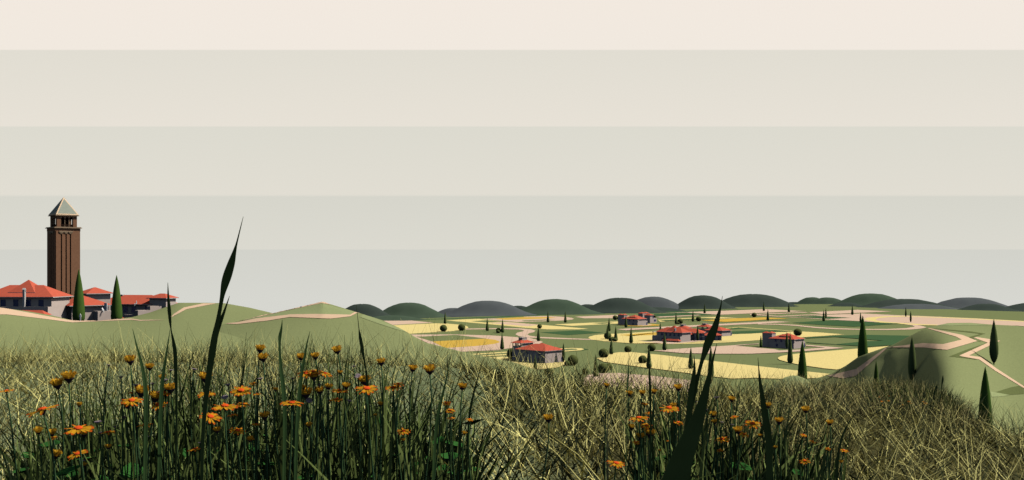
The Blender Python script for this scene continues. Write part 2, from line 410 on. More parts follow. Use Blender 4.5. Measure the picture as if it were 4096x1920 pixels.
field('meadow', 'C 225,788 400,775 620,790 420,803', 'plain_green')
field('wheat_field', 'C 1690,577 1960,552 2576,597 D 740,620 700,628 0,576 C 1960,558 1740,582', 'yellow')
field('meadow', 'C 1720,582 1960,559 2576,604 D 720,624 450,640 0,668 C 1850,675 1690,640', 'dark_green')
field('meadow', 'C 1800,632 1800,600 2130,572 2576,606 2400,610 2100,620', 'plain_green')
field('path', 'B 2000,507 C 0,582 1200,520 2576,453 D 440,452 690,468 280,488 0,505 C 2000,510 1200,550 0,610 B 2200,526', 'pink')
field('path', 'G 90,446 300,450 520,460 750,484 1000,500 1300,509 1600,508 1800,498 1895,482 1870,468 1760,452 1690,448 1740,443 1850,453 1960,468 2035,490 1980,503 1850,515 1600,520 1300,519 1000,512 750,497 520,472 300,459 90,455', 'pink')
field('ploughed_field', 'G 430,373 900,345 1300,330 1700,350 E 370,243 800,262 1300,290 1300,335 1110,318 490,318 G 2140,467 1750,449 1300,420 1000,405 850,397 600,379', 'pink')
field('meadow', 'G 480,370 760,357 1170,380 900,393', 'dark_green')
field('wheat_field', 'G 1310,395 1350,378 1500,365 1700,357 2301,376 E 800,264 1169,283 1169,288 800,270 G 2301,383 1800,366 1600,371 1480,383 1440,400 1470,415 1600,430 2000,455 2160,460 2140,468 1900,462 1500,435 1360,412', 'yellow')
field('meadow', 'G 480,437 750,418 1000,408 1300,425 1740,446 1500,462 1200,482 800,460', 'dark_green')
field('ploughed_field', 'C 530,322 1100,295 2000,262 2420,245 D 260,246 960,282 500,297 0,320 C 1640,342 1300,325 1060,303', 'pink')
field('ploughed_field', 'D 1000,300 1850,258 2440,285 1300,335', 'pink')
field('path', 'D 0,333 950,298 1010,306 0,346', 'pink')
field('path', 'D 100,342 500,364 1240,328 1250,338 500,375 100,351', 'pink')
field('meadow', 'C 500,328 1050,305 1570,340 1300,352 540,380', 'dark_green')
field('path', 'C 530,378 1250,344 1310,351 600,390', 'pink')
field('wheat_field', 'C 560,430 1000,405 1550,380 1950,402 1600,411 600,464', 'yellow')
field('meadow', 'C 570,440 1350,400 1600,410 700,456', 'dark_green')
field('ochre_field', 'C 1300,440 1900,405 2400,388 D 260,390 670,410 350,421 0,445 C 1720,467', 'ochre')
field('ochre_field', 'B 1990,428 2150,424 2576,440 C 400,500 500,505 600,516 580,530 250,543 0,537 B 2150,445', 'ochre')
field('courtyard', 'C 300,500 440,512 480,520 300,535', 'pink')
field('path', 'C 480,962 720,945 1300,905 1850,872 2300,838 D 150,835 150,850 0,858 C 1900,880 2576,940 D 500,962 850,945 1290,908 960,880 960,862 1620,917 900,975 400,1000 0,1018 C 1560,1018 1000,1006', 'pink')
field('meadow', 'G 630,608 1000,588 1300,577 1850,588 1640,696 1360,713 990,690 650,669 650,662 990,686 1300,655 1540,645 980,602 640,618', 'dark_green')
field('wheat_field', 'G 318,850 330,835 370,822 440,808 600,790 1600,708 1700,700 1300,900 1000,980 850,966 700,944 550,920 420,890 340,868', 'yellow')
field('wheat_field', 'F 250,850 380,800 500,780 650,778 1000,812 1500,872 2100,940 G 0,930 480,985 920,1030 800,1075 500,1092 250,1084 0,1075 F 2100,1076 1800,1085 1500,1050 1000,980 640,935 330,890', 'yellow')
field('ploughed_field', 'F 100,1080 160,1040 300,1020 500,1020 900,1055 1330,1105 1380,1160 1380,1260 100,1260', 'pink')

# far hills beyond the plain
prof = [(1.75,-0.6),(1.35,0.02),(1.12,0.14),(0.95,0.28),(0.78,0.48),(0.62,0.68),(0.46,0.84),(0.30,0.95),(0.15,0.99),(0.05,1.0)]
def far_hill(l, pl, pr, r, ytop, c, d, ybase=1246, depth=1.0, seed=0):
    # l/r: where its outline meets its neighbours, pl/pr: flat top
    cx = (pl + pr) / 2; hw = max(cx - l, r - cx); sc = d / F
    base = W(cx, ybase, d); H = (ybase - ytop) * sc
    o = dome('hill', base, prof, 30, hw * sc * 0.98, hw * sc * 0.55 * depth, H, HILLC[c], seed, 0.018)
    return o
fh = [(1372,1417,1480,1560,1216,'d',1010,1272), (1530,1582,1690,1775,1211,'g',1040,1272), (1785,1915,1985,2110,1203.5,'b',1060,1264),
      (2070,2190,2255,2345,1196.5,'g',1090,1256), (2335,2447,2515,2625,1191.5,'d',1120,1250), (2530,2577,2650,2745,1187,'b',1230,1248),
      (2690,2783,2840,2930,1181.5,'d',1230,1240), (2895,2980,3045,3190,1176.5,'d',1300,1236), (3180,3235,3258,3320,1189,'g',1480,1226),
      (3240,3295,3325,3400,1190,'g',1470,1226), (3330,3440,3525,3640,1174.5,'g',1420,1232), (3430,3574,3660,3770,1196,'d',1270,1236),
      (3700,3835,3917,4040,1190.5,'b',1300,1242), (3868,3925,3965,4060,1215,'d',1190,1246), (4020,4110,4180,4320,1211,'d',1240,1252),
      (3550,3620,3720,3860,1216,'b',1230,1244), (3330,3370,3400,3460,1210.5,'d',1300,1228), (1480,1540,1600,1700,1262,'g',960,1282), (2310,2380,2420,2500,1225,'g',1130,1254), (2530,2600,2640,2760,1229,'d',1160,1250), (1740,1790,1840,1900,1232,'b',1110,1262), (4280,4380,4460,4600,1200,'g',1240,1258),
      (2040,2060,2090,2150,1223,'d',1180,1258),(2300,2330,2370,2420,1217,'d',1210,1252),(3130,3160,3200,3260,1208,'d',1500,1226)]
for k, h in enumerate(fh): far_hill(h[0], h[1], h[2], h[3], h[4], h[5], h[6], h[7], seed=k)

# ------------------------------------------------------------------ paths, grass patches and painted shading laid over the near hills
def drape(name, s, m, hill, off=0.05, step=9):
    pts = CP(s); bvh = scene_hills[hill]; ring = []
    for a, b in zip(pts, pts[1:] + pts[:1]):
        k = max(1, int(math.dist(a, b) / step))
        ring += [(a[0] + (b[0]-a[0])*t/k, a[1] + (b[1]-a[1])*t/k) for t in range(k)]
    n = len(ring)
    def inside(x, y):
        c = False
        for (x0, y0), (x1, y1) in zip(ring, ring[1:] + ring[:1]):
            if (y0 > y) != (y1 > y) and x < (x1-x0)*(y-y0)/(y1-y0)+x0: c = not c
        return c
    xs = [p[0] for p in ring]; ys = [p[1] for p in ring]; extra = []
    y = min(ys) + 2.5
    while y < max(ys):
        x = min(xs) + 4
        while x < max(xs):
            if inside(x, y) and min(math.dist((x, y), q) for q in ring) > 3: extra.append((x, y))
            x += step
        y += step * 0.5
    vs, _, fs = delaunay_2d_cdt([Vector(p) for p in ring + extra], [], [list(range(n))], 1, 1e-4)[:3]
    out = []; ok = []
    for v in vs:
        hit = None
        for dy in (0, 0.6, 1.2, 2, 3, 4.5, 6, 9, 12):
            dr = W(v[0], v[1] + dy, 1).normalized(); h = bvh.ray_cast(Vector((0, 0, 0)), dr)
            if h[0] is not None: hit = h; break
        ok.append(hit is not None)
        if hit is None: out.append(Vector((0, 0, 0))); continue
        nrm = hit[1] if hit[1].z > 0 else -hit[1]
        out.append(hit[0] + nrm * off)
    faces = [f for f in fs if all(ok[i] for i in f)]
    return tag(link(name, pydata(name, out, faces), M[m], smooth=True), kind='structure')

drape('path', 'M -500,540 0,594 120,613 350,656 650,713 950,766 1010,772 1500,760 1830,748 1960,768 2100,766 2310,768 1950,779 1830,765 1500,779 1010,802 900,790 600,750 300,715 100,692 -500,690', 'path', 0, 0.06)
drape('path', 'L 1378,1027 1400,1000 1480,948 1640,914 1745,914 1600,942 1500,962 1440,995', 'path', 0, 0.06)
drape('meadow', 'K 60,380 510,278 780,226 930,268 1045,294 1000,322 740,318 520,322 250,352', 'hill_light', 1, 0.03)  # paler facet of the slope, its shading put into the grass colour
drape('path', 'K -10,394 100,397 350,369 520,341 850,354 1010,336 1085,296 1060,290 1008,322 740,316 530,319 250,352 100,383', 'path', 1, 0.07)
drape('path', 'K 25,391 300,333 510,285 780,228 850,240 790,215 510,262 250,327', 'path', 1, 0.07)
drape('meadow', 'K 1085,340 1110,320 1200,345 1300,390 1400,430 1500,472 1380,440 1250,398', 'hill_light', 1, 0.05)  # second paler facet, shading likewise held in the colour
drape('path', 'G 890,1046 1220,968 1560,724 1578,728 1218,1046 1075,1076', 'path', 2, 0.06)
drape('path', 'E 95,487 385,454 540,463 682,428 640,405 415,339 432,337 690,392 805,438 570,508 385,488', 'path', 2, 0.08)
drape('path', 'E 775,411 800,408 985,437 925,462 740,551 830,563 950,650 1200,812 1200,826 940,668 818,582 690,560 665,552 885,452', 'path', 2, 0.08)
drape('meadow', 'E 585,558 720,505 850,462 885,450 664,548 668,556 690,562 812,584 760,578', 'hill_dark', 2, 0.04)  # shade beside the path painted as a darker grass band
drape('meadow', 'E 435,337 750,362 868,380 800,400 770,412 808,438 880,452 840,444 735,408 830,382 740,372', 'hill_dark', 2, 0.05)  # darker green band painted for shade along the upper path
drape('meadow', 'E 905,832 985,845 1062,860 990,871 915,874', 'hill_light', 2, 0.06)
drape('meadow', 'E 940,838 1060,800 1169,780 1169,850 1062,858', 'hill_dark', 2, 0.05)
drape('meadow', 'E 480,318 580,299 740,298 910,318 720,313 600,318', 'hill_light', 2, 0.05)

# ------------------------------------------------------------------ cypresses and clipped bushes
CYP = {'facet': [(0.055,0.03),(0.092,0.03),(0.125,0.085),(0.140,0.13),(0.128,0.22),(0.103,0.40),(0.072,0.62),(0.038,0.82),(0.016,0.93),(0.003,1.0)],
       'slim': [(0.012,0.035),(0.045,0.08),(0.072,0.15),(0.090,0.25),(0.094,0.34),(0.086,0.48),(0.068,0.64),(0.043,0.80),(0.02,0.92),(0.003,1.0)],
       'spindle': [(0.034,0.03),(0.062,0.09),(0.082,0.18),(0.090,0.29),(0.086,0.42),(0.074,0.58),(0.054,0.74),(0.032,0.87),(0.013,0.95),(0.003,1.0)],
       'cone': [(0.09,0.02),(0.108,0.06),(0.115,0.12),(0.110,0.22),(0.098,0.38),(0.079,0.56),(0.055,0.74),(0.030,0.88),(0.012,0.96),(0.002,1.0)]}
cyp_mesh = {}
for k, pr in CYP.items():
    b = MB(); b.lathe(pr, 9 if k == 'facet' else 22, jit=0.012)
    cm = b.mesh('crown'); cm.materials.append(M['cypress'] if k == 'cone' else M['cypress_plain'])
    cm.polygons.foreach_set('use_smooth', [k != 'x'] * len(cm.polygons))
    t = MB(); t.lathe([(0.016,-0.03),(0.013,0.0),(0.010,0.09)], 8)
    tm = t.mesh('trunk'); tm.materials.append(M['trunk'])
    cyp_mesh[k] = (cm, tm)
GC = 'cypress trees'
def cypress(base, h, kind, label, wide=1.0):
    r = empty('cypress_tree', base, random.uniform(0, 6)); r.scale = (h * wide, h * wide, h)
    tag(r, label, 'tree', GC)
    for nm, me in zip(('crown', 'trunk'), cyp_mesh[kind]): link(nm, me, None, r)
    return r
def cyp_plain(c, x, top, bot, kind, label, wide=1.0):
    px, yb = C(c, x, bot); yt = C(c, x, top)[1]; b = P(px, yb); cypress(b, (yb - yt) / F * b.y, kind, label, wide)
def cyp_hill(px, yt, yb, d, kind, label, wide=1.0, hill=None):
    if hill is not None:
        h = scene_hills[hill].ray_cast(Vector((0,0,0)), W(px, yb, 1).normalized()); b = h[0]
    else: b = W(px, yb, d)
    cypress(b, (yb - yt) / F * b.y, kind, label, wide)

for a in [
 ('A',1205,112,326,'facet','cypress rising just behind the left one of two large bushes on a yellow field'),
 ('A',1928,212,450,'facet','cypress on plain green ground right of the two large bushes'),
 ('A',2190,235,480,'facet','cypress with two overlapping bushes at its left foot'),
 ('A',2183,474,768,'facet','tall cypress on pink ground left of the farmhouse with the open loggia'),
 ('B',825,185,388,'facet','cypress at the pink oval field, left one of an equal pair'),
 ('B',1122,185,392,'facet','cypress at the pink oval field, right one of an equal pair'),
 ('B',660,450,710,'facet','cypress beside the winding pink path behind the loggia farmhouse'),
 ('B',1873,300,538,'facet','rearmost cypress above the cluster of bushes left of the villa'),
 ('B',1845,425,690,'slim','slim cypress standing in front of the biggest bush of the cluster'),
 ('B',1988,437,712,'facet','cypress at the right end of the bush cluster on yellow ground'),
 ('B',2252,458,745,'facet','lone cypress on the yellow field between bush cluster and villa'),
 ('B',1912,640,940,'facet','cypress touching the right side of the large bush at the yellow corner'),
 ('B',2163,255,475,'facet','cypress in front of the far farmhouse on ochre ground'),
 ('B',1090,735,1075,'slim','slim cypress against the right end wall of the loggia farmhouse'),
 ('B',605,925,1200,'facet','cypress half veiled by straw in front of the loggia farmhouse'),
 ('H',1965,790,1062,'facet','cypress left of the large bush pair just above the dry stalks'),
 ('C',678,640,955,'facet','cypress in front of the villa, left of its red porch'),
 ('C',607,470,690,'facet','cypress showing only its tip behind the left end of the villa roof'),
 ('C',1168,258,460,'facet','cypress just left of a round bush before the yellow strip'),
 ('C',877,298,505,'facet','cypress with one big and one tiny bush at its right foot'),
 ('C',1368,145,317,'facet','small cypress on the far pink field left of the giant blade tip'),
 ('C',1246,523,793,'slim','slim cypress in front of the middle house of the villa group'),
 ('S',2763.5,1387,1477,'facet','cypress alone on the wide yellow field left of the giant dark blade'),
 ('F',1563,702,1143,'slim','tall slim cypress directly behind the stem of the giant dark blade'),
 ('F',851,705,962,'facet','cypress overlapping the right side of a bush on the yellow field'),
 ('C',2333,690,900,'cone','small cypress at the left corner of the right farmhouse'),
 ('D',237,113,276,'facet','small cypress on the far pink field, above the lone round bush'),
 ('D',307,240,441,'facet','cypress at the right end of the ochre strip'),
 ('D',668,130,298,'facet','small cypress in the middle of the far pink strip, below a gap in hills'),
 ('D',1265,250,454,'facet','front cypress of a close pair by the dark green wedge'),
 ('D',1303,222,412,'slim','rear slim cypress of a close pair by the dark green wedge'),
 ('D',1758,165,344,'facet','cypress on the edge of the bright pink strip right of the close pair'),
 ('D',1898,292,497,'slim','slim cypress directly behind the left side of the big shoulder cypress'),
 ('D',632,635,930,'slim','slim dark cypress touching the front wall of the right farmhouse'),
 ('D',690,635,1188,'facet','tall cypress on the curved yellow field tip below the right farmhouse'),
 ('E',248,170,251,'slim','slim cypress on the right-hand pink field, left one of two'),
 ('E',286,200,293,'slim','slim cypress on the right-hand pink field, right one of two')]:
    wd = {'slim': 0.92}.get(a[4], 0.93)
    if a[1] == 690: wd = 0.66
    if a[1] == 1563: wd = 0.85
    cyp_plain(*a, wide=wd)
cyp_hill(3451, 1262, 1440, 296, 'cone', 'broad dark cypress rising behind the left shoulder of the right hill', 1.0)
cyp_hill(3209.5, 1362, 1530, 178, 'cone', 'cypress rising from behind the small light green knoll', 1.0)
cyp_hill(3975.5, 1276, 1458.5, 0, 'slim', 'cypress with bare trunk foot and long shadow beside the zigzag path', 1.0, hill=2)
cyp_hill(3648.5, 1345, 1524, 0, 'spindle', 'spindle cypress on the dark slope of the right hill', 1.0, hill=2)
cyp_hill(3941, 1466, 1722, 0, 'cone', 'largest cypress at far right, foot hidden by dry grass', 0.93, hill=2)
cyp_hill(3504.5, 1442, 1612, 0, 'cone', 'small cypress half sunk behind dry grass below the dark slope', 0.75, hill=2)
cyp_hill(315, 1076, 1290, 255, 'cone', 'tall broad cypress behind the standing white figure in the village', 0.98)
cyp_hill(466.5, 1100, 1288, 264, 'cone', 'cypress between the two low red-roofed village houses', 1.03)
cyp_hill(440, 1207, 1275, 330, 'cone', 'tiny distant cypress tip in the gap between village houses', 0.9)

GB = 'round clipped bushes on the plain'
bb = MB()
prof_b = [(0.60,-0.80)] + [(math.cos(R(a)), math.sin(R(a))) for a in range(-50, 90, 10)] + [(0.06,0.999)]
bb.lathe(prof_b, 26, jit=0.012)
bush_crown = bb.mesh('crown'); bush_crown.materials.append(M['bush']); bush_crown.polygons.foreach_set('use_smooth', [True]*len(bush_crown.polygons))
tb = MB(); tb.lathe([(0.46,-0.97),(0.40,-0.90),(0.50,-0.78)], 14, jit=0.12)
bush_stem = tb.mesh('trunk'); bush_stem.materials.append(M['trunk'])
def bush(c, x, top, bot, rad, label):
    s = CROPS[c][2]; px, yb = C(c, x, bot); yt = C(c, x, top)[1]; b = P(px, yb); r = rad / s / F * b.y
    H = (yb - yt) / F * b.y
    o = empty('round_bush', b, random.uniform(0, 6)); tag(o, label, 'bush', GB)
    hs = H / 1.95
    for nm, me in (('crown', bush_crown), ('trunk', bush_stem)):
        q = link(nm, me, None, o); q.location = (0, 0, hs * 0.95); q.scale = (r, r, hs)
for a in [
 ('A',1175,338,455,64,'large round bush at the front edge of the left yellow field'),
 ('A',1487,325,440,64,'large round bush near the rounded right end of the left yellow field'),
 ('A',2122,390,478,46,'bush behind a smaller bush, left of a cypress'),
 ('A',2112,424,484,32,'small bush in front of a larger one, left of a cypress'),
 ('B',680,413,489,42,'bush behind a cypress tip at the edge of the yellow wedge'),
 ('B',1978,262,342,43,'bush left of the far farmhouse tower'),
 ('B',2045,275,342,36,'bush mostly hidden by the left tower of the far farmhouse'),
 ('B',1848,553,672,65,'biggest bush of the cluster left of the villa, behind a slim cypress'),
 ('B',1905,630,707,45,'medium bush of the cluster, at its lower middle'),
 ('B',1935,628,700,38,'bush squeezed behind the medium bush of the cluster'),
 ('B',1972,650,716,40,'smallest low bush at the right end of the cluster'),
 ('B',1780,832,994,90,'large bush at the left corner of the big lower yellow field'),
 ('B',2197,785,903,64,'bush alone above the top edge of the lower yellow field'),
 ('B',195,825,1012,78,'dark bush at the left wall of the loggia farmhouse'),
 ('B',1250,942,1122,90,'large bush right of the loggia farmhouse'),
 ('B',1152,1040,1132,50,'small bush in front of the large one right of loggia farmhouse'),
 ('B',1775,1085,1262,100,'big bush behind the straw, front one of an overlapping pair'),
 ('B',1868,1088,1205,60,'bush peeking out behind the right of the big straw-edge bush'),
 ('B',2450,950,1093,76,'bush left of a cypress on the lower yellow field'),
 ('H',1845,955,1030,38,'bush almost hidden by straw left of the big bush pair'),
 ('H',1425,955,1045,56,'bush hidden deep in straw below the loggia farmhouse'),
 ('C',458,838,963,72,'bush at the left tip of the pink path in the middle'),
 ('C',950,407,495,48,'bush beside a tiny bush and a cypress before the dark strip'),
 ('C',915,460,502,20,'tiny bush between a cypress and a bigger bush'),
 ('C',1264,368,452,48,'bush right of a cypress left of the giant blade'),
 ('C',2218,302,380,45,'lone bush at the start of the forked pink path'),
 ('C',512,340,402,20,'bush peeking out behind the right tower of the far farmhouse'),
 ('D',820,575,700,72,'large bush on the yellow field behind the right farmhouse')]:
    bush(*a)

# ------------------------------------------------------------------ buildings (local frame: x along the right-hand face, y along the left-hand face)
def hip(b, x0, x1, y0, y1, ze, rise, ov=0.9, th=0.18, mi=0):
    x0 -= ov; x1 += ov; y0 -= ov; y1 += ov
    sx, sy = x1 - x0, y1 - y0; h = min(sx, sy) / 2
    if sy >= sx: r = [((x0+x1)/2, y0+h*0.98, ze+rise), ((x0+x1)/2, y1-h*0.98, ze+rise)]
    else: r = [(x0+h*0.98, (y0+y1)/2, ze+rise), (x1-h*0.98, (y0+y1)/2, ze+rise)]
    v = [(x0,y0,ze),(x1,y0,ze),(x1,y1,ze),(x0,y1,ze)] + r
    f = [(3,2,1,0)]
    if sy >= sx: f += [(0,1,4),(1,2,5,4),(2,3,5),(3,0,4,5)]
    else: f += [(0,1,5,4),(1,2,5),(2,3,4,5),(3,0,4)]
    b.add(v, f, mi)
    return (x0, x1, y0, y1, ze, th)
def eave(b, q):
    x0, x1, y0, y1, ze, th = q; e = 0.03
    b.box(x0-e, x1+e, y0-e, y1+e, ze-th, ze-0.003)
win_f = MB(); win_f.box(-0.62,0.62,-0.06,0.0,0.0,0.12); win_f.box(-0.62,0.62,-0.06,0.0,1.48,1.6); win_f.box(-0.62,-0.5,-0.06,0,0.12,1.48); win_f.box(0.5,0.62,-0.06,0,0.12,1.48)
win_fm = win_f.mesh('window'); win_fm.materials.append(M['blue'])
win_p = MB(); win_p.box(-0.499,0.499,-0.03,0.0,0.121,1.479)
win_pm = win_p.mesh('pane'); win_pm.materials.append(M['blue'])
def window(root, face, pos, z, k=1.0, wall=0.0):
    """face 'L': on the plane x=wall at y=pos; face 'R': on y=wall at x=pos"""
    o = link('window', win_fm, None, root)
    if face == 'L': o.location = (wall - 0.004, pos, z); o.rotation_euler = (0, 0, R(-90))
    else: o.location = (pos, wall - 0.004, z)
    o.scale = (k, 1, k)
    link('pane', win_pm, None, o)
def door(root, face, pos, z, wall=0.0):
    b = MB(); b.box(-0.5,0.5,-0.05,0.0,0.0,2.2); b.box(-0.58,-0.5,-0.07,0,0,2.28); b.box(0.5,0.58,-0.07,0,0,2.28); b.box(-0.5,0.5,-0.07,0,2.2,2.28)
    o = b.build('door', M['blue'], root)
    if face == 'L': o.location = (wall - 0.004, pos, z); o.rotation_euler = (0, 0, R(-90))
    else: o.location = (pos, wall - 0.004, z)
def chimney(parent, x, y, z0, z1, s=0.45):
    b = MB(); b.box(x-s,x+s,y-s*0.8,y+s*0.8,z0,z1); b.box(x-s*1.1,x-s*0.4,y-s*0.8,y+s*0.8,z1+0.003,z1+0.55); b.box(x+s*0.4,x+s*1.1,y-s*0.8,y+s*0.8,z1+0.003,z1+0.55)
    b.add([(x-s*1.3,y-s,z1+0.55),(x+s*1.3,y-s,z1+0.55),(x+s*1.3,y+s,z1+0.55),(x-s*1.3,y+s,z1+0.55),(x,y-s,z1+0.95),(x,y+s,z1+0.95)],
          [(3,2,1,0),(0,1,4),(2,3,5),(1,2,5,4),(3,0,4,5)])
    return b.build('chimney', M['trim'], parent)
def house(name, base, a, label):
    r = empty(name, base, R(a)); tag(r, label, 'house'); return r
def roofs(root, specs, ov=0.9):
    out = None
    for k in specs:
        b = MB(); e = MB(); q = hip(b, *k[:6], ov=k[6] if len(k) > 6 else ov); eave(e, q)
        rf = b.build('roof', M['roof'], root); e.build('eave', M['trim'], rf); out = out or rf
    return out
def walls(root, boxes, name='wall', m='wall'):
    for x in boxes:
        b = MB(); b.box(*x); w_ = b.build(name, M[m], root)
    return w_

def loggia(b, x0, x1, y0, y1, z0, z1, n=3, t=0.35):
    for k in range(n + 1):
        y = y0 + (y1 - y0 - t) * k / n
        b.box(x0, x0 + t, y, y + t, z0, z1); b.box(x1 - t, x1, y, y + t, z0, z1)
    for k in (1, 2):
        x = x0 + (x1 - x0 - t) * k / 3; b.box(x, x + t, y1 - t, y1, z0, z1)

# --- farmhouse with loggia (nearest on the plain)
o = house('farmhouse', P(2180.5, 1454.5), 45, 'grey farmhouse with red hipped roof and an open loggia tower')
walls(o, [(0,13.2,0,19.4,-1,5.95), (8.6,13,9.5,15,5.953,7.3)])
b = MB(); b.box(3.5,12,19.403,25.5,-1,7.0)
b.box(4.0,12,19.403,19.75,7.003,8.6)
loggia(b, 3.5, 12, 19.753, 25.5, 7.003, 8.6)
b.build('wall', M['wall'], o)
rf = roofs(o, [(0,13.2,0,19.4,5.97,2.6,0.6), (3.5,12,19.4,25.5,8.62,1.7,0.6), (8.6,13,9.5,15,7.32,1.3,0.7)])
c_ = MB(); c_.box(6.2,9.4,21.2,23.9,9.5,11.0); c_.box(6.0,9.6,21.0,24.1,11.003,11.2); c_.build('chimney', M['wall'], rf)
for y in (4, 12): window(o, 'L', y, 3.6)
window(o, 'L', 12.3, 0.8); window(o, 'L', 4.4, 0.8); door(o, 'R', 11.9, 0.1)

def farm2(base, label):
    o = house('farmhouse', base, 45, label)
    bx = [(0,11,0,15.6,-1,5.3), (2.6,6.8,15.603,22,-1,7.9), (11.003,13.2,0.5,6,-1,3.6)]
    rs = [(0,11,0,15.6,5.32,2.3,0.6), (2.9,5.2,18.6,21.6,8.0,0.85,0.5), (2.9,6.6,15.9,18.4,8.0,0.85,0.5), (2.5,8.5,4.2,10,6.75,1.6,0.6)]
    bx.append((2.5,8.5,4.2,10,5.303,6.73)); bx.append((3.3,6.2,16.2,21.4,7.903,7.98))
    walls(o, bx); roofs(o, rs)
    b = MB(); b.box(-0.7,0.35,-0.9,-0.003,3.4,4.5); b.build('bracket', M['wall'], o)
    for y in (4, 8, 11.5): window(o, 'L', y, 3.4)
    for y in (4.5, 10.8): window(o, 'L', y, 0.8)
    door(o, 'R', 12.3, 0.2, 0.5)
    return o
farm2(P(3175, 1395.5), 'grey farmhouse with twin capped tower behind two slim cypresses')
farm2(P(2550.4, 1303.8), 'distant grey farmhouse with twin capped left tower on ochre ground')
o = house('house', P(2600.3, 1292.4), 45, 'distant tower house with flat annex right of the far farmhouse')
walls(o, [(0,4.8,0,6,-1,6.4), (4.803,9.2,0.3,5,-1,3.9)]); roofs(o, [(0,4.8,0,6,6.42,1.3,0.5)])
window(o, 'R', 4.0, 3.8); window(o, 'R', 6.3, 1.1, 1.0, 0.3); window(o, 'R', 7.6, 1.1, 1.0, 0.3)
o = house('house', P(2571, 1284.5), 45, 'farthest house, only its twin red caps showing behind the far farmhouse')
walls(o, [(0,9,0,5,-1,6.6)]); roofs(o, [(0.2,4.0,0.3,4.7,6.62,1.0,0.5), (5.0,8.8,0.3,4.7,6.62,1.0,0.5)])

# --- two-storey villa, the same kind in the village and on the plain
def villa(base, a, L, label, porch=True, pergola=False):
    o = house('villa', base, a, label)
    Wd = 8.8
    walls(o, [(0,Wd,0,L,-3,5.8), (-1.7,-0.003,-0.004,L-3,-3,2.75), ])
    walls(o, [(-1.7,-1.55,0,L-3,2.753,3.5), (-1.547,-0.003,0,0.15,2.753,3.5)], 'parapet')
    rf = roofs(o, [(0,Wd,0,L,5.82,2.75,0.7), (1.3,7.5,L*0.47-3.1,L*0.47+3.1,6.85,3.0,0.3)])
    chimney(rf, -1.1, 6.2, 2.9, 7.0, 0.32) if not pergola else chimney(rf, 0.9, L*0.3, 5.9, 7.6)
    for k in range(5 if L < 22 else 7): window(o, 'L', 2.6 + 3.15*k, 3.55)
    for k in range(3): window(o, 'L', L - 2.2 - 3.2*k, 0.5, 1.0, 0 if k == 0 else -1.7)
    if porch:
        p0 = MB(); q = MB(); yy0, yy1 = -0.6, 11.5; zp = 0.95 if pergola else 1.65
        q1 = hip(p0, -4.4, -1.703, yy0, yy1, zp, 1.1, ov=0.35)
        pf = p0.build('porch_roof', M['roof'], o)
        walls(o, [(-4.35,-4.15,y,y+0.2,-3,zp-0.19) for y in (yy0, 3.4, 7.4, yy1 - 0.2)], 'porch_post', 'trim')
        eave(q, q1); q.build('eave', M['trim'], pf)
    if pergola:
        q = MB()
        walls(o, [(x, x+0.25, L+3.3, L+3.55, 3.2, 5.6) for x in (0.2, 4.0, 7.6)], 'pergola_post', 'trim')
        q.box(-0.3,8.6,L+1.1,L+3.9,5.603,5.8)
        q.build('pergola', M['trim'], o)
        walls(o, [(0,8.8,L+0.003,L+3.8,-1,3.2)])
    return o
villa(W(206, 1290, 262) + Vector((0,0,0.3)), 85, 17.2, 'large two-storey village villa with red roof and front chimney at left edge')
villa(P(2727.9, 1369), 45, 19, 'two-storey villa with red porch and pergola among the plain houses', pergola=True)

# --- low village house right of the villa
o = house('house', W(287, 1286, 268), 44, 'low village house with red roof behind the tall cypress')
walls(o, [(0,9.2,0,9,-3,3.85), (6.8,12.6,6.5,12,-3,6.6)])
walls(o, [(5.2,9.0,-3.0,-0.003,-3,2.45)], 'terrace')
rf = roofs(o, [(0,9.2,0,9,3.87,2.3,0.8), (6.8,12.6,6.5,12,6.62,1.5,0.7)])
s_ = MB(); s_.box(7.6,7.75,-2.7,-1.1,2.453,4.4); s_.build('screen', M['white'], o)
pr = MB(); hip(pr, 8.8, 12.4, -3.6, -1.65, 0.25, 0.55, ov=0.3); pr.build('porch_roof', M['roof'], o)
window(o, 'R', 8.0, 1.9)

# --- rear low house and its tower block
o = house('house', W(634, 1275, 288), 80, 'long low village house with red roof and a seated white figure')
walls(o, [(0,8.5,0,17.5,-3,3.8)])
rf = roofs(o, [(0,8.5,0,17.5,3.82,2.3,0.8)])
walls(o, [(-2.2,-0.003,0.8,5.6,-3,2.2), (-2.2,-0.003,5.603,8.5,-3,1.1)], 'terrace')
for y in (3.2, 7.0, 9.4): window(o, 'L', y, 1.6)
q = Matrix.Rotation(R(-80), 3, 'Z') @ (W(552, 1262, 281.0) - W(634, 1275, 288))
for x in ((0,6.4,0,2,-4,1.3), (3.3,6.4,0,2,1.303,2.3)):
    t_ = walls(o, [x], 'terrace'); t_.location = q; t_.rotation_euler = (0, 0, R(44-80))
c_ = MB(); c_.box(3.6,4.6,12.4,13.4,4.4,6.0); c_.box(3.4,4.8,12.2,13.6,6.003,6.2); c_.build('chimney', M['trim'], rf)
o = house('house', W(664, 1262, 286), 68, 'square village tower house with red hip roof at right end')
walls(o, [(0,3.9,0,5.4,-4,4.55), (3.903,5.2,1,4,-4,1.2)])
roofs(o, [(0,3.9,0,5.4,4.57,1.1,0.6), (3.9,5.2,1,4,1.25,0.4,0.45)])

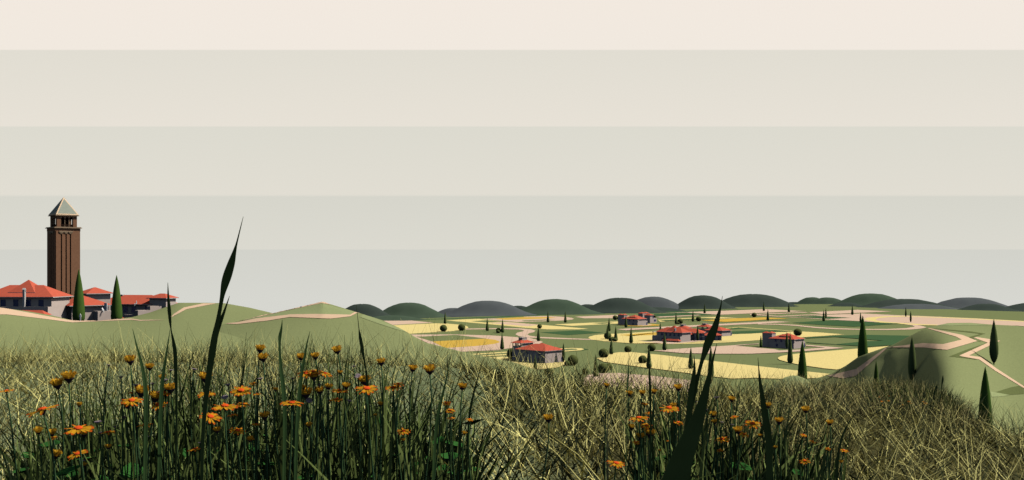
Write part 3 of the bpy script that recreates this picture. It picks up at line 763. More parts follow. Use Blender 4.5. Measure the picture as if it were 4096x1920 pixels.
# --- other houses of the group round the plain villa
o = house('house', P(2886.5, 1363), 85, 'long two-storey house with dark front beside the villa, right one behind giant blade')
walls(o, [(0,8,0,10.6,-1,3.35), (-0.6,8,10.603,17,-1,4.75), (1.2,8,17.003,19.6,-1,3.6)])
roofs(o, [(0,8,0,10.6,3.37,1.9,0.6), (-0.6,8,10.6,17,4.77,1.4,0.4), (1.2,8,17,21,3.62,1.2,0.5)])
walls(o, [(-1.6,-0.603,10.8,12.0,-1,2.6), (-1.6,-0.603,15.4,16.6,-1,2.6)], 'buttress')
for y in (1.6, 4.4, 7.2, 9.6): window(o, 'L', y, 2.0, 0.8); window(o, 'L', y, 0.3, 0.9)
for y in (12.8, 14.6): window(o, 'L', y, 2.9, 0.8, -0.6); window(o, 'L', y, 0.5, 0.8, -0.6)
o = house('house', P(2886.5, 1346.5), 45, 'grey house with a sunlit end wall and small blue door right of the group')
walls(o, [(0,10.5,0,13,-1,3.9), (10.503,12.6,0.4,5,-1,2.6), (5,10,9,13.5,3.903,5.2)])
roofs(o, [(0,10.5,0,13,3.92,2.2,0.8), (5,10,9,13.5,5.22,1.3,0.7)])
door(o, 'R', 11.7, 0.1, 0.4)
o = house('house', P(2829, 1341), 45, 'tower house with small loggia and capped red roof inside the group')
b = MB(); b.box(0,6.2,0,7.6,-1,4.2); b.box(0.4,6.2,0.003,0.35,4.203,5.7); loggia(b, 0, 6.2, 0.353, 7.6, 4.203, 5.7, 2); b.build('wall', M['wall'], o)
rf = roofs(o, [(0,6.2,0,7.6,5.72,1.6,0.7)])
c_ = MB(); c_.box(2,4.6,2.6,5.4,6.5,7.7); c_.box(1.8,4.8,2.4,5.6,7.703,7.9); c_.build('chimney', M['wall'], rf)
o = house('house', P(2739, 1344), 45, 'house with cream box chimney directly behind the villa roof')
walls(o, [(0,7,0,7.5,-1,5.2)]); rf = roofs(o, [(0,7,0,7.5,5.22,1.7,0.8)])
c_ = MB(); c_.box(2.2,4.8,2.6,5.2,6.0,7.4); c_.box(2,5,2.4,5.4,7.403,7.6); c_.build('chimney', M['wall'], rf)
o = house('house', P(2800, 1353), 60, 'middle red-roofed house behind the slim cypress of the group')
walls(o, [(0,9,0,14,-1,3.6), (3,8,6,12,3.603,5.0)]); roofs(o, [(0,9,0,14,3.62,2.3,0.8), (3,8,9,15,5.02,1.4,0.7)])

# ------------------------------------------------------------------ campanile
def campanile():
    base = W(223, 1300, 288); o = empty('bell_tower', base, R(41)); tag(o, 'tall brick bell tower with arched belfry and pyramid roof behind the villa', 'tower')
    S = 6.1; z1 = (1300 - 908) / F * 288; z2 = (1300 - 862) / F * 288; z3 = (1300 - 784) / F * 288
    b = MB(); b.box(0,S,0,S,-3,z1 - 0.25)
    # the lesenes (raised vertical brick strips) leave narrow dark slots between them
    p = 0.22
    xs = [(0, 1.22), (1.55, 2.43), (2.76, 3.55), (3.88, S)]
    ys = [(0, 1.7), (2.0, 4.2), (4.5, S)]
    for x0, x1 in xs:
        b.box(x0, x1, -p, -0.002, 0, z1 - 1.0); b.box(x0, x1, S+0.002, S+p, 0, z1 - 1.0)
    for y0, y1 in xs:
        b.box(-p, -0.002, y0, y1, 0, z1 - 1.0); b.box(S+0.002, S+p, y0, y1, 0, z1 - 1.0)
    b.box(-p, S+p, -p, S+p, z1 - 0.997, z1 - 0.253)
    b.build('shaft', M['brick'], o)
    walls(o, [(x0, x1, -0.03, -0.003, 0, z1 - 1.0) for x0, x1 in ((1.22,1.55),(2.43,2.76),(3.55,3.88))], 'slot', 'brick_dark')
    walls(o, [(-0.03, -0.003, x0, x1, 0, z1 - 1.0) for x0, x1 in ((1.22,1.55),(2.43,2.76),(3.55,3.88))], 'slot', 'brick_dark')
    c = MB(); c.box(-0.55,S+0.55,-0.55,S+0.55,z1-0.25,z1-0.05); c.box(-0.35,S+0.35,-0.35,S+0.35,z1-0.047,z1+0.1)
    c.build('cornice', M['stone'], o)
    for x in (1.385, 2.595, 3.715):
      for sd_ in (0, 1):
        c = MB()
        for k, (w_, h_) in enumerate(((0.62,0.3),(0.42,0.25),(0.2,0.2))):
            zz = z1 - 1.0 - sum(((0.3,0.25,0.2)[:k])) 
            if sd_ == 0: c.box(x-w_, x+w_, -p-0.22+0.05*k, -p-0.003, zz-h_, zz)
            else: c.box(-p-0.22+0.05*k, -p-0.003, x-w_, x+w_, zz-h_, zz)
        c.build('corbel', M['stone'], o)
    # belfry: corner piers, arcade of three pointed arches on each face
    bf = MB(); i0, i1 = 0.45, S - 0.45; za = z1 + 0.103; zt = z2 - 0.15; pw = 1.0
    for x in (i0, i1 - pw):
        for y in (i0, i1 - pw): bf.box(x, x+pw, y, y+pw, za, zt)
    bf.box(i0, i1, i0, i1, zt + 0.002, z2)
    zs = zt - 0.75                       # spring of the arches
    span = (i1 - i0 - 2*pw) / 3
    def spandrel(face):
        for k in range(3):
            x0 = i0 + pw + span*k; pts = []
            for t in range(9):
                u = t / 8; h = zs + 0.55 * (1 - abs(2*u-1) ** 1.7) + (0.12 if t == 4 else 0)
                pts.append((x0 + span*u, h))
            th = 0.25; v = []; f = []
            for xx, hh in pts:
                for zz in (hh, zt - 0.003):
                    for d in (0, th):
                        v.append({'F': (xx, i0+d, zz), 'B': (xx, i1-th+d, zz), 'L': (i0+d, xx, zz), 'R': (i1-th+d, xx, zz)}[face])
            for t in range(8):
                q = t*4; f += [(q,q+4,q+6,q+2),(q+1,q+3,q+7,q+5),(q,q+1,q+5,q+4),(q+2,q+6,q+7,q+3)]
            bf.add(v, f)
    for fc in 'FBLR': spandrel(fc)
    bf.build('belfry', M['brick'], o)
    walls(o, [(S/2-1.1, S/2+1.1, S/2-1.1, S/2+1.1, za, zt)], 'dark_core', 'brick_dark')  # dark box added so the belfry openings look dark inside
    done = set()
    for k in range(4):
        x = i0 + pw + span*k
        for y in (i0 + 0.14, i1 - 0.14):
            for cx, cy in ((x, y), (y, x)):
                cl = MB(); cl.lathe([(0.12,za),(0.09,za+0.1),(0.085,zs-0.15),(0.15,zs)], 8, cx=cx, cy=cy); cl.build('column', M['stone'], o)
        walls(o, [(x-0.18, x+0.18, i0-0.12, i0-0.003, zt-0.45, zt-0.05), (i0-0.12, i0-0.003, x-0.18, x+0.18, zt-0.45, zt-0.05)], 'medallion', 'stone')
    for y in (i0 + 0.05, i1 - 0.2):
        for sw in (0, 1):
            ba = MB(); n = 22
            def bx_(a0, a1, b0, b1, c0, c1): ba.box(*((a0, a1, b0, b1) if sw == 0 else (b0, b1, a0, a1)), c0, c1)
            bx_(i0+pw, i1-pw, y, y+0.12, za+0.55, za+0.66)
            for k in range(n):
                x = i0 + pw + (i1-i0-2*pw)*(k+0.5)/n; bx_(x-0.045, x+0.045, y+0.02, y+0.1, za, za+0.551)
            ba.build('balustrade', M['brick_dark'], o)
    co = MB(); co.box(0.0,S,0.0,S,z2+0.003,z2+0.2); co.box(0.2,S-0.2,0.2,S-0.2,z2+0.203,z2+0.3); co.build('roof_cornice', M['stone'], o)
    # pyramid: cream edges with slate panels let in
    e0, e1 = 0.05, S-0.05; zb = z2 + 0.303; c_ = S/2; ap = Vector((c_, c_, z3)); cs = [Vector((e0,e0,zb)),Vector((e1,e0,zb)),Vector((e1,e1,zb)),Vector((e0,e1,zb))]
    m1 = MB(); m1.add(cs + [ap], [(0,1,4),(1,2,4),(2,3,4),(3,0,4),(3,2,1,0)]); rf = m1.build('roof', M['cream'], o)
    for k in range(4):
        m2 = MB(); a, bq = cs[k], cs[(k+1) % 4]; nrm = (bq-a).cross(ap-a).normalized()
        ce = (a + bq + ap) / 3
        tri = [ce + (q - ce) * 0.83 for q in (a, bq, ap)]
        m2.add([q + nrm*0.03 for q in tri] + [q - nrm*0.02 for q in tri], [(0,1,2),(3,4,1,0),(4,5,2,1),(5,3,0,2)])
        m2.build('panel', M['slate'], rf)
campanile()

# ------------------------------------------------------------------ white figures
def figure(loc, rz, joints, radii, edges, label):
    me = bpy.data.meshes.new('body'); me.from_pydata([Vector(j) for j in joints], edges, [])
    tmp = bpy.data.objects.new('tmp', me); COL.objects.link(tmp)
    md = tmp.modifiers.new('skin', 'SKIN'); sv = me.skin_vertices[0].data
    for s, r in zip(sv, radii): s.radius = (r * 1.25, r * 1.25) if r > 0.02 else (r, r)
    sv[0].use_root = True; md.use_smooth_shade = True
    ms = tmp.modifiers.new('sub', 'SUBSURF'); ms.levels = 1; ms.render_levels = 1
    dg = bpy.context.evaluated_depsgraph_get(); res = bpy.data.meshes.new_from_object(tmp.evaluated_get(dg))
    bpy.data.objects.remove(tmp)
    o = link('person', res, None, smooth=True); res.materials.clear(); res.materials.append(M['white'])
    o.location = loc; o.rotation_euler = (0, 0, rz); tag(o, label, 'person', 'white figures in the village')
    return o
def hand(J, E, Rr, wrist, dirv, side, s=1.0):
    """palm plus five short bent fingers"""
    d = Vector(dirv).normalized(); sv = Vector(side).normalized(); w0 = Vector(J[wrist])
    J.append(tuple(w0 + d*0.06)); Rr.append(0.03); E.append((wrist, len(J)-1)); p = len(J)-1
    for k, L_ in enumerate((0.075, 0.085, 0.08, 0.062)):
        q = Vector(J[p]) + d*0.02 + sv*(0.016*(k-1.5)); t = q + d*L_*0.6
        J.append(tuple(q)); Rr.append(0.009); E.append((p, len(J)-1)); J.append(tuple(t)); Rr.append(0.008); E.append((len(J)-2, len(J)-1))
    t = w0 + d*0.05 + sv*0.05
    J.append(tuple(t)); Rr.append(0.009); E.append((wrist, len(J)-1))
# standing, one hand on the hip
J = [(0,0,0.92),(0,0,1.15),(0,0,1.40),(0,0,1.50),(0,0.01,1.62),(0,0.01,1.72),
     (-0.09,0,0.86),(-0.09,0,0.48),(-0.085,0.02,0.08),(-0.085,-0.12,0.03),
     (0.09,0,0.86),(0.09,0,0.48),(0.085,0.02,0.08),(0.085,-0.12,0.03),
     (-0.19,0,1.38),(-0.33,0.05,1.14),(-0.16,-0.06,0.98),
     (0.19,0,1.38),(0.21,0.03,1.10),(0.20,-0.02,0.84)]
Rr = [0.13,0.11,0.13,0.055,0.085,0.075, 0.085,0.06,0.042,0.032, 0.085,0.06,0.042,0.032, 0.055,0.04,0.03, 0.055,0.04,0.03]
E = [(0,1),(1,2),(2,3),(3,4),(4,5),(0,6),(6,7),(7,8),(8,9),(0,10),(10,11),(11,12),(12,13),(2,14),(14,15),(15,16),(2,17),(17,18),(18,19)]
hand(J, E, Rr, 16, (0.7,-0.2,-0.4), (0,1,0)); hand(J, E, Rr, 19, (0,-0.1,-1), (0,1,0))
pb = scene_hills[0].ray_cast(Vector((0,0,0)), W(321, 1284.5, 1).normalized())[0]
figure(pb, R(-15), J, Rr, E, 'slim white figure standing hand on hip on the village path')
def seated(lean):
    J = [(0,0,0.10),(0,0.06+lean*0.3,0.34),(0,0.10+lean*0.6,0.58),(0,0.10+lean*0.7,0.68),(0,0.08+lean*0.75,0.80),(0,0.08+lean*0.75,0.90),
         (-0.09,-0.05,0.09),(-0.10,-0.46,0.09),(-0.10,-0.48,-0.36),(-0.10,-0.60,-0.40),
         (0.09,-0.05,0.09),(0.10,-0.46,0.09),(0.10,-0.44,-0.36),(0.10,-0.56,-0.40),
         (-0.19,0.10+lean*0.6,0.56),(-0.23,0.20+lean*0.5,0.30),(-0.20,0.22,0.06),
         (0.19,0.10+lean*0.6,0.56),(0.23,0.0+lean*0.3,0.32),(0.14,-0.22,0.18)]
    Rr = [0.13,0.11,0.13,0.055,0.085,0.075, 0.085,0.06,0.042,0.032, 0.085,0.06,0.042,0.032, 0.055,0.04,0.03, 0.055,0.04,0.03]
    E = [(0,1),(1,2),(2,3),(3,4),(4,5),(0,6),(6,7),(7,8),(8,9),(0,10),(10,11),(11,12),(12,13),(2,14),(14,15),(15,16),(2,17),(17,18),(18,19)]
    hand(J, E, Rr, 16, (0,0.3,-0.6), (1,0,0)); hand(J, E, Rr, 19, (0,-1,-0.1), (1,0,0))
    return J, Rr, E
J, Rr, E = seated(0.25); figure(W(287, 1286, 268) + Vector((6.71, 2.3, 2.50)), R(44), J, Rr, E, 'white figure sitting on the terrace edge of the low house, leaning back')
J, Rr, E = seated(-0.05); figure(W(545, 1216.5, 281), R(-50), J, Rr, E, 'white figure sitting on the red roof edge of the long house')

# ------------------------------------------------------------------ grasses
def ribbons(base, up, length, width, kink, bend, segs=3, taper=0.15, side=None):
    """n flat stalks: base (n,3), up direction (n,3); returns verts, quads"""
    n = len(base); up = up / np.linalg.norm(up, axis=1, keepdims=True)
    if side is None:
        s = rng.normal(size=(n, 3)); side = np.cross(up, s)
    side = side - up * (side * up).sum(1, keepdims=True); side /= np.linalg.norm(side, axis=1, keepdims=True) + 1e-9
    V = np.zeros((n, segs + 1, 2, 3)); p = base.copy(); d = up.copy()
    for k in range(segs + 1):
        t = k / segs
        wd = (width * (1 - (1 - taper) * t))[:, None] * 0.5
        V[:, k, 0] = p - side * wd; V[:, k, 1] = p + side * wd
        if k < segs:
            p = p + d * (length / segs)[:, None]
            d = d + bend * (kink if k == segs // 2 else 0.25 * kink)[:, None]
            d /= np.linalg.norm(d, axis=1, keepdims=True)
    idx = np.arange(n)[:, None] * (2 * (segs + 1)) + np.arange(segs)[None, :] * 2
    Q = np.stack([idx, idx + 1, idx + 3, idx + 2], -1).reshape(-1, 4)
    return V.reshape(-1, 3), Q
def merge(parts):
    vs, qs, o = [], [], 0
    for v, q in parts: vs.append(v); qs.append(q + o); o += len(v)
    return np.concatenate(vs), np.concatenate(qs)
def sample_mound(n, px0, px1, d0, d1):
    px = rng.uniform(px0, px1, n); d = np.sqrt(rng.uniform(d0*d0, d1*d1, n)); x = (px - HX) / F * d
    return px, d, x
def dirs(n, tmin, tmax):
    az = rng.uniform(0, 2*np.pi, n); t = np.radians(rng.uniform(tmin, tmax, n))
    return np.stack([np.sin(t)*np.cos(az), np.sin(t)*np.sin(az), np.cos(t)], 1)
def straw(n, px0, px1, d0, d1, L0, L1, w0, w1, tmin, tmax, keep=None):
    px, d, x = sample_mound(n, px0, px1, d0, d1)
    dcv = np.interp(px, MPX, MDC); ok = d < dcv * 1.25
    if keep is not None: ok &= rng.random(n) < keep(px, d, dcv)
    px, d, x = px[ok], d[ok], x[ok]; m = len(d)
    base = np.stack([x, d, mound_z(x, d) - 0.01], 1)
    return ribbons(base, dirs(m, tmin, tmax), rng.uniform(L0, L1, m), rng.uniform(w0, w1, m), rng.choice([0.1, 0.5, 1.1], m), rng.normal(size=(m, 3)) * 0.6)
def keep_main(px, d, dc):
    k = np.ones_like(px)
    bare = (px > 1350) & (px < 1950) & (d > 4.5); k[bare] = 0.40
    mid = (px > 250) & (px < 1350) & (d > 5) & (d < 8.5); k[mid] = 0.55
    cl = (px > 60) & (px < 1880) & (d < 4.6); k[cl] = 0.15
    cl = (px > 2600) & (px < 3350) & (d > 3.3) & (d < 4.6); k[cl] = 0.5
    return k
parts = [straw(31000, -800, 4950, 3.2, 16, 0.15, 0.38, 0.0028, 0.0062, 22, 66, keep_main),
         straw(3500, -250, 4350, 3.2, 9, 0.12, 0.30, 0.004, 0.008, 45, 85, keep_main),
         straw(420, -150, 1900, 7.5, 12, 0.34, 0.55, 0.003, 0.0055, 15, 45), straw(260, 1950, 3000, 4.5, 8.5, 0.3, 0.5, 0.0025, 0.005, 15, 45),
         straw(500, 1950, 2700, 3.8, 7.0, 0.2, 0.36, 0.005, 0.010, 20, 62)]
v, q = merge(parts)
o = link('dry_grass', np_mesh('dry_grass', v, q), M['straw']); tag(o, 'dense pale dry straw stalks crossing all over the mound', 'dry grass', kind='stuff')
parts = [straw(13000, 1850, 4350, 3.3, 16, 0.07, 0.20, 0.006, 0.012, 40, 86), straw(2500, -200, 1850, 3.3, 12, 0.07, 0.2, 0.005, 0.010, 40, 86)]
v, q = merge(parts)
o = link('shade_thatch', np_mesh('shade_thatch', v, q), M['shade_thatch']); tag(o, 'matted dead stalks coloured dark for the shade under the pale straw', 'dry grass', kind='stuff')
parts = [straw(5000, 3150, 4050, 9.5, 17, 0.14, 0.32, 0.006, 0.011, 20, 70)]
v, q = merge(parts)
o = link('dry_grass', np_mesh('dry_grass_fine', v, q), M['straw_fine']); tag(o, 'finer darker dry grass capping the right mound', 'dry grass', kind='stuff')

def leaves(n, px0, px1, d0, d1, h0, h1, w0, w1, tmin, tmax, env=None):
    px, d, x = sample_mound(n, px0, px1, d0, d1); base = np.stack([x, d, mound_z(x, d) - 0.01], 1)
    L = rng.uniform(h0, h1, n)
    if env is not None: L = L * env(px)
    wd = rng.uniform(w0, w1, n)
    side = np.stack([np.ones(n), rng.normal(0, 0.7, n), rng.normal(0, 0.15, n)], 1)
    return ribbons(base, dirs(n, tmin, tmax), L, wd, rng.choice([0.05, 0.15, 0.35, 0.9], n, p=[0.4, 0.3, 0.2, 0.1]), np.stack([rng.normal(0, 0.5, n), rng.normal(0, 0.5, n), -np.abs(rng.normal(0, 0.35, n))], 1), 6, 0.06, side)
env1 = lambda px: np.interp(px, [20, 250, 600, 1000, 1500, 1750, 1950], [0.55, 0.8, 0.95, 1.05, 1.0, 0.75, 0.5])
env2 = lambda px: np.interp(px, [2480, 2700, 3000, 3300, 3450], [0.6, 0.95, 1.0, 0.85, 0.55])
parts = [leaves(2050, 60, 1900, 2.95, 4.2, 0.26, 0.60, 0.006, 0.020, 0, 42, env1),
         leaves(650, 60, 1880, 2.3, 3.4, 0.14, 0.33, 0.012, 0.022, 5, 45, env1),
         leaves(450, 2560, 3380, 3.25, 4.5, 0.24, 0.50, 0.008, 0.024, 0, 34, env2),
         leaves(130, 2560, 3380, 2.9, 4.0, 0.16, 0.36, 0.010, 0.018, 5, 45, env2),
         leaves(500, 3480, 3860, 10.5, 13, 0.14, 0.30, 0.008, 0.014, 0, 30)]
v, q = merge(parts)
o = link('green_grass', np_mesh('green_grass', v, q), M['leaf']); tag(o, 'tall dark green grass leaves crowding round the orange flowers', 'grass', kind='stuff')
# broad low leaves
b = MB()
for k in range(150):
    px = random.uniform(80, 1900) if k < 110 else random.uniform(2600, 3300); d = random.uniform(2.9, 4.0)
    x = (px - HX) / F * d; z = float(mound_z(x, d)) + random.uniform(0.06, 0.26)
    L = random.uniform(0.04, 0.09); a = random.uniform(0, 6.28); pit = random.uniform(-0.2, 0.5); wv = L * random.uniform(0.3, 0.45)
    u = Vector((math.cos(a), math.sin(a), math.sin(pit))); s = Vector((-math.sin(a), math.cos(a), random.uniform(-0.2, 0.2))); o3 = Vector((x, d, z))
    g = Vector((0, 0, 0.012))
    b.add([o3, o3+u*L*0.35+s*wv, o3+u*L*0.4-g, o3+u*L*0.35-s*wv, o3+u*L*0.75+s*wv*0.7, o3+u*L*0.75-s*wv*0.7, o3+u*L], [(0,2,1),(0,3,2),(1,2,6,4),(3,5,6,2)])
o = b.build('low_leaves', M['broad_leaf']); tag(o, 'small bright green leaves low between the grass blades', 'leaves', kind='stuff')

# single tall blades
def tall_blade(parts, d, label, green=False):
    b = MB()
    for pts in parts:
        n = len(pts); v = []; f = []
        px, py, _ = pts[-1]; zg = float(mound_z((px - HX) / F * d, d)) - 0.03
        pyg = HY - zg / d * F
        pts = list(pts)
        if pyg > py + 60 and (len(parts) == 1 or pts is not parts[0] and False or py > 1500): pts.append((px - 15, pyg, pts[-1][2] * 0.8))
        # resample for a smooth outline
        P3 = np.array(pts, float); t = np.linspace(0, len(pts) - 1, (len(pts) - 1) * 4 + 1); i = np.arange(len(pts))
        S = np.stack([np.interp(t, i, P3[:, k]) for k in range(3)], 1)
        for _ in range(2): S[1:-1] = 0.25*S[:-2] + 0.5*S[1:-1] + 0.25*S[2:]
        for k in range(len(S)):
            tg = S[min(k+1, len(S)-1)] - S[max(k-1, 0)]; tl = math.hypot(tg[0], tg[1]) or 1
            nx, ny = -tg[1] / tl, tg[0] / tl; h = max(S[k][2], 0.6) / 2
            wob = 0.0
            dd = d + wob; c = W(S[k][0], S[k][1], dd) ; a_ = W(S[k][0] + nx*h, S[k][1] + ny*h, dd); e_ = W(S[k][0] - nx*h, S[k][1] - ny*h, dd)
            hm = h / F * d
            sl = 0.45 if green else -0.5
            for p, dy in ((a_, sl * (a_.x - c.x)), (c, hm * 0.12), (e_, sl * (e_.x - c.x))): v.append((p.x, p.y + dy, p.z))
            for p, dy in ((e_, 0.001 + sl * (e_.x - c.x)), (c, hm * 0.12 + 0.002), (a_, 0.001 + sl * (a_.x - c.x))): v.append((p.x, p.y + dy, p.z))
        for k in range(len(S) - 1):
            q = k * 6
            for j in range(6): f.append((q+j, q+(j+1) % 6, q+6+(j+1) % 6, q+6+j))
        b.add(v, f)
    o = b.build('grass_blade', M['blade_green'] if green else M['blade']); tag(o, label, 'grass blade', 'single tall grass blades')
tall_blade([[(973,866,1),(962,910,4),(946,975,7),(938,1005,16),(926,1050,33),(910,1100,41),(899,1135,36),(889,1180,20),(881,1230,16),(870,1290,20),(860,1340,29),(850,1400,33),(838,1480,28),(822,1600,22),(808,1780,15)],
            [(918,1184,1),(906,1220,7),(890,1265,14),(876,1300,20),(866,1330,22),(858,1380,16)]], 2.0, 'giant dark grass blade with swollen leaf reaching into the sky at left')
tall_blade([[(671,1130,1),(673,1195,11),(677,1240,18),(680,1285,13),(684,1320,4),(690,1350,11),(700,1400,20),(704,1500,15),(707,1700,9)]], 2.5, 'tall dark blade in front of the right end of the village')
tall_blade([[(1425,1217,1),(1434,1300,3),(1436,1320,4),(1441,1352,14),(1449,1395,15),(1456,1437,7),(1464,1480,7),(1471,1550,12),(1480,1700,10)]], 2.4, 'dark swollen blade crossing the slope right of the pale path')
tall_blade([[(1129,1278,1),(1126,1313,7),(1119,1345,13),(1118,1373,8),(1119,1420,9),(1124,1480,14),(1136,1570,17),(1140,1700,12)]], 2.6, 'translucent looking green blade in front of the near hill path', True)
tall_blade([[(1240,1325,1),(1228,1370,5),(1218,1430,9),(1205,1500,12),(1195,1600,14),(1185,1750,12)]], 2.5, 'narrow green blade above the orange flowers right of the translucent one', True)
tall_blade([[(2890,1184,1),(2884,1222,4),(2874,1262,14),(2861,1307,24),(2846,1342,32),(2828,1383,29),(2817,1418,19),(2807,1446,13),(2796,1490,13),(2784,1530,18),(2772,1570,28),(2758,1640,22),(2745,1720,14),(2733,1850,10)],
            [(2776,1420,1),(2779,1470,8),(2773,1530,20),(2765,1570,24),(2757,1630,18)]], 1.9, 'giant dark blade with broad leaf and fine tip in front of the villa group')
tall_blade([[(2868,1373,1),(2856,1420,6),(2845,1470,11),(2834,1518,18),(2815,1598,32),(2785,1698,52),(2745,1792,72),(2710,1890,92),(2690,1960,98)]], 1.2, 'nearest huge dark blade running out of the bottom edge')
tall_blade([[(2598,1400,1),(2597,1468,5),(2599,1518,9),(2601,1558,9),(2602,1640,7),(2604,1760,6)]], 2.6, 'thin dark blade before the pink field edge left of the giant blade')
tall_blade([[(2515,1432,1),(2514,1484,5),(2511,1520,9),(2510,1556,3),(2508,1700,3)]], 3.0, 'short pale green blade among the straw left of the thin dark one', True)
tall_blade([[(3032,1430,1),(3036,1485,4),(3041,1534,12),(3048,1578,16),(3057,1638,22),(3070,1720,28),(3080,1800,22)]], 2.3, 'dark pointed blade standing before the light green knoll')
tall_blade([[(3772,1501,1),(3771,1520,8),(3767,1542,3),(3764,1585,3)]], 11.0, 'tiny dark seed stalk on the crest of the right mound')
tall_blade([[(3748,1538,1),(3744,1555,9),(3738,1575,5),(3735,1595,3)]], 11.4, 'tiny dark leaf left of the seed stalk on the right mound')
tall_blade([[(1935,1430,1),(1915,1500,4),(1895,1570,8),(1880,1640,10),(1870,1750,8)]], 3.0, 'dark blade at the right rim of the left flower patch')
tall_blade([[(3430,1640,1),(3395,1690,4),(3370,1740,7),(3355,1800,9),(3348,1880,8)]], 3.3, 'dark blade at the right rim of the right flower patch')
tall_blade([[(530,1315,1),(548,1390,6),(568,1460,11),(580,1530,14),(585,1640,14)]], 2.8, 'green blade leaning left above the left flower patch', True)
tall_blade([[(680,1318,1),(668,1400,6),(655,1480,11),(645,1560,14),(640,1700,12)]], 2.9, 'green blade leaning right beside the village blade', True)
tall_blade([[(1800,1440,1),(1785,1520,6),(1765,1600,11),(1745,1700,14),(1735,1850,11)]], 2.7, 'bright green blade near the right rim of the left patch', True)

# ------------------------------------------------------------------ flowers
def petal_strip(b, a, r0, r1, wd, z0, z1, curl, mi_tip=1, twist=0.0, notch=True):
    """one petal from radius r0 to r1 at angle a, 4 rows, tip coloured"""
    u = Vector((math.cos(a), math.sin(a), 0)); s = Vector((-math.sin(a), math.cos(a), 0)); v = []; f = []; mi = []
    for k, (t, wk) in enumerate(((0, 0.45), (0.35, 0.9), (0.78, 1.0), (0.94, 0.8), (1.0, 0.35))):
        r = r0 + (r1 - r0) * t; z = z0 + (z1 - z0) * t + curl * t * t
        c = u * r + Vector((0, 0, z)); ww = s * (wd * wk * 0.5) + Vector((0, 0, twist * wk * wd * 0.5))
        v += [c - ww, c + Vector((0, 0, -wd * 0.12)), c + ww]
    for k in range(4):
        q = k * 3
        for j in (0, 1): f.append((q+j, q+j+1, q+j+4, q+j+3)); mi.append(mi_tip if k >= 2 else 0)
    b.add(v, f); b.mi[-len(f):] = mi
OPEN, CUP, SPENT = [], [], []
for var in range(3):
    b = MB(); n = (14, 13, 15)[var]
    for k in range(n):
        a = 2*math.pi*k/n + random.uniform(-0.07, 0.07); L = random.uniform(0.88, 1.08)
        petal_strip(b, a, 0.18, L, 0.25, 0.03, random.uniform(-0.02, 0.14), random.uniform(-0.2, 0.02), 1, random.uniform(-0.5, 0.5))
    pm = b.mesh('petals'); [pm.materials.append(M[x]) for x in ('petal', 'petal_tip')]
    d_ = MB(); d_.lathe([(0.30,0.02),(0.31,0.08),(0.24,0.15),(0.12,0.18),(0.02,0.185)], 12, jit=0.05); dm = d_.mesh('disc'); dm.materials.append(M['disc'])
    c_ = MB(); c_.lathe([(0.05,-0.32),(0.10,-0.25),(0.26,-0.06),(0.30,0.02)], 10); cm = c_.mesh('calyx'); cm.materials.append(M['calyx'])
    OPEN.append((pm, dm, cm))
    b = MB()
    for ring, (n, R0, R1, H) in enumerate(((9, 0.62, 0.86, 0.95), (8, 0.55, 0.66, 1.1), (9, 0.66, 0.98, 0.72))):
        for k in range(n):
            a = 2*math.pi*(k + 0.5*ring)/n + random.uniform(-0.08, 0.08); hh = H * random.uniform(0.85, 1.08)
            u = Vector((math.cos(a), math.sin(a), 0)); s = Vector((-math.sin(a), math.cos(a), 0)); v = []; f = []; mi = []
            for t, rr, wk in ((0, 0.25, 0.5), (0.35, R0*0.85, 0.95), (0.7, R0*1.02, 1.0), (0.92, R1*0.97, 0.85), (1.0, R1, 0.35)):
                c = u*rr + Vector((0, 0, 0.02 + hh*t)); ww = s*(0.40*wk*0.5)
                v += [c - ww, c + u*0.05, c + ww]
            for kk in range(4):
                q_ = kk*3
                for j in (0, 1): f.append((q_+j, q_+j+1, q_+j+4, q_+j+3)); mi.append(1 if kk >= 3 else 0)
            b.add(v, f); b.mi[-len(f):] = mi
    pm = b.mesh('petals'); [pm.materials.append(M[x]) for x in ('petal_cup', 'petal_cup_tip')]
    c_ = MB(); c_.lathe([(0.06,-0.55),(0.12,-0.45),(0.34,-0.18),(0.56,0.08),(0.60,0.18)], 10); cm = c_.mesh('calyx'); cm.materials.append(M['calyx'])
    d_ = MB(); d_.lathe([(0.40,0.12),(0.36,0.26),(0.2,0.34),(0.03,0.36)], 10, jit=0.06); dm = d_.mesh('disc'); dm.materials.append(M['disc'])
    CUP.append((pm, dm, cm))
    b = MB(); b.lathe([(0.10,-0.75),(0.16,-0.55),(0.42,-0.22),(0.72,0.02)], 12); n = 12; v = [Vector((0,0,0.05))]; f = []
    for k in range(2*n):
        a = math.pi*k/n; r = 1.0 if k % 2 == 0 else 0.80; v.append(Vector((r*math.cos(a), r*math.sin(a), 0.06 if k % 2 == 0 else -0.02)))
    m0 = len(v)
    for k in range(2*n):
        a = math.pi*k/n; v.append(Vector((0.70*math.cos(a), 0.70*math.sin(a), -0.06)))
    for k in range(2*n):
        j = (k+1) % (2*n); f.append((0, 1+k, 1+j)); f.append((m0+k, m0+j, 1+j, 1+k))
    b.add(v, f); sm = b.mesh('seed_head'); sm.materials.append(M['spent']); SPENT.append(sm)

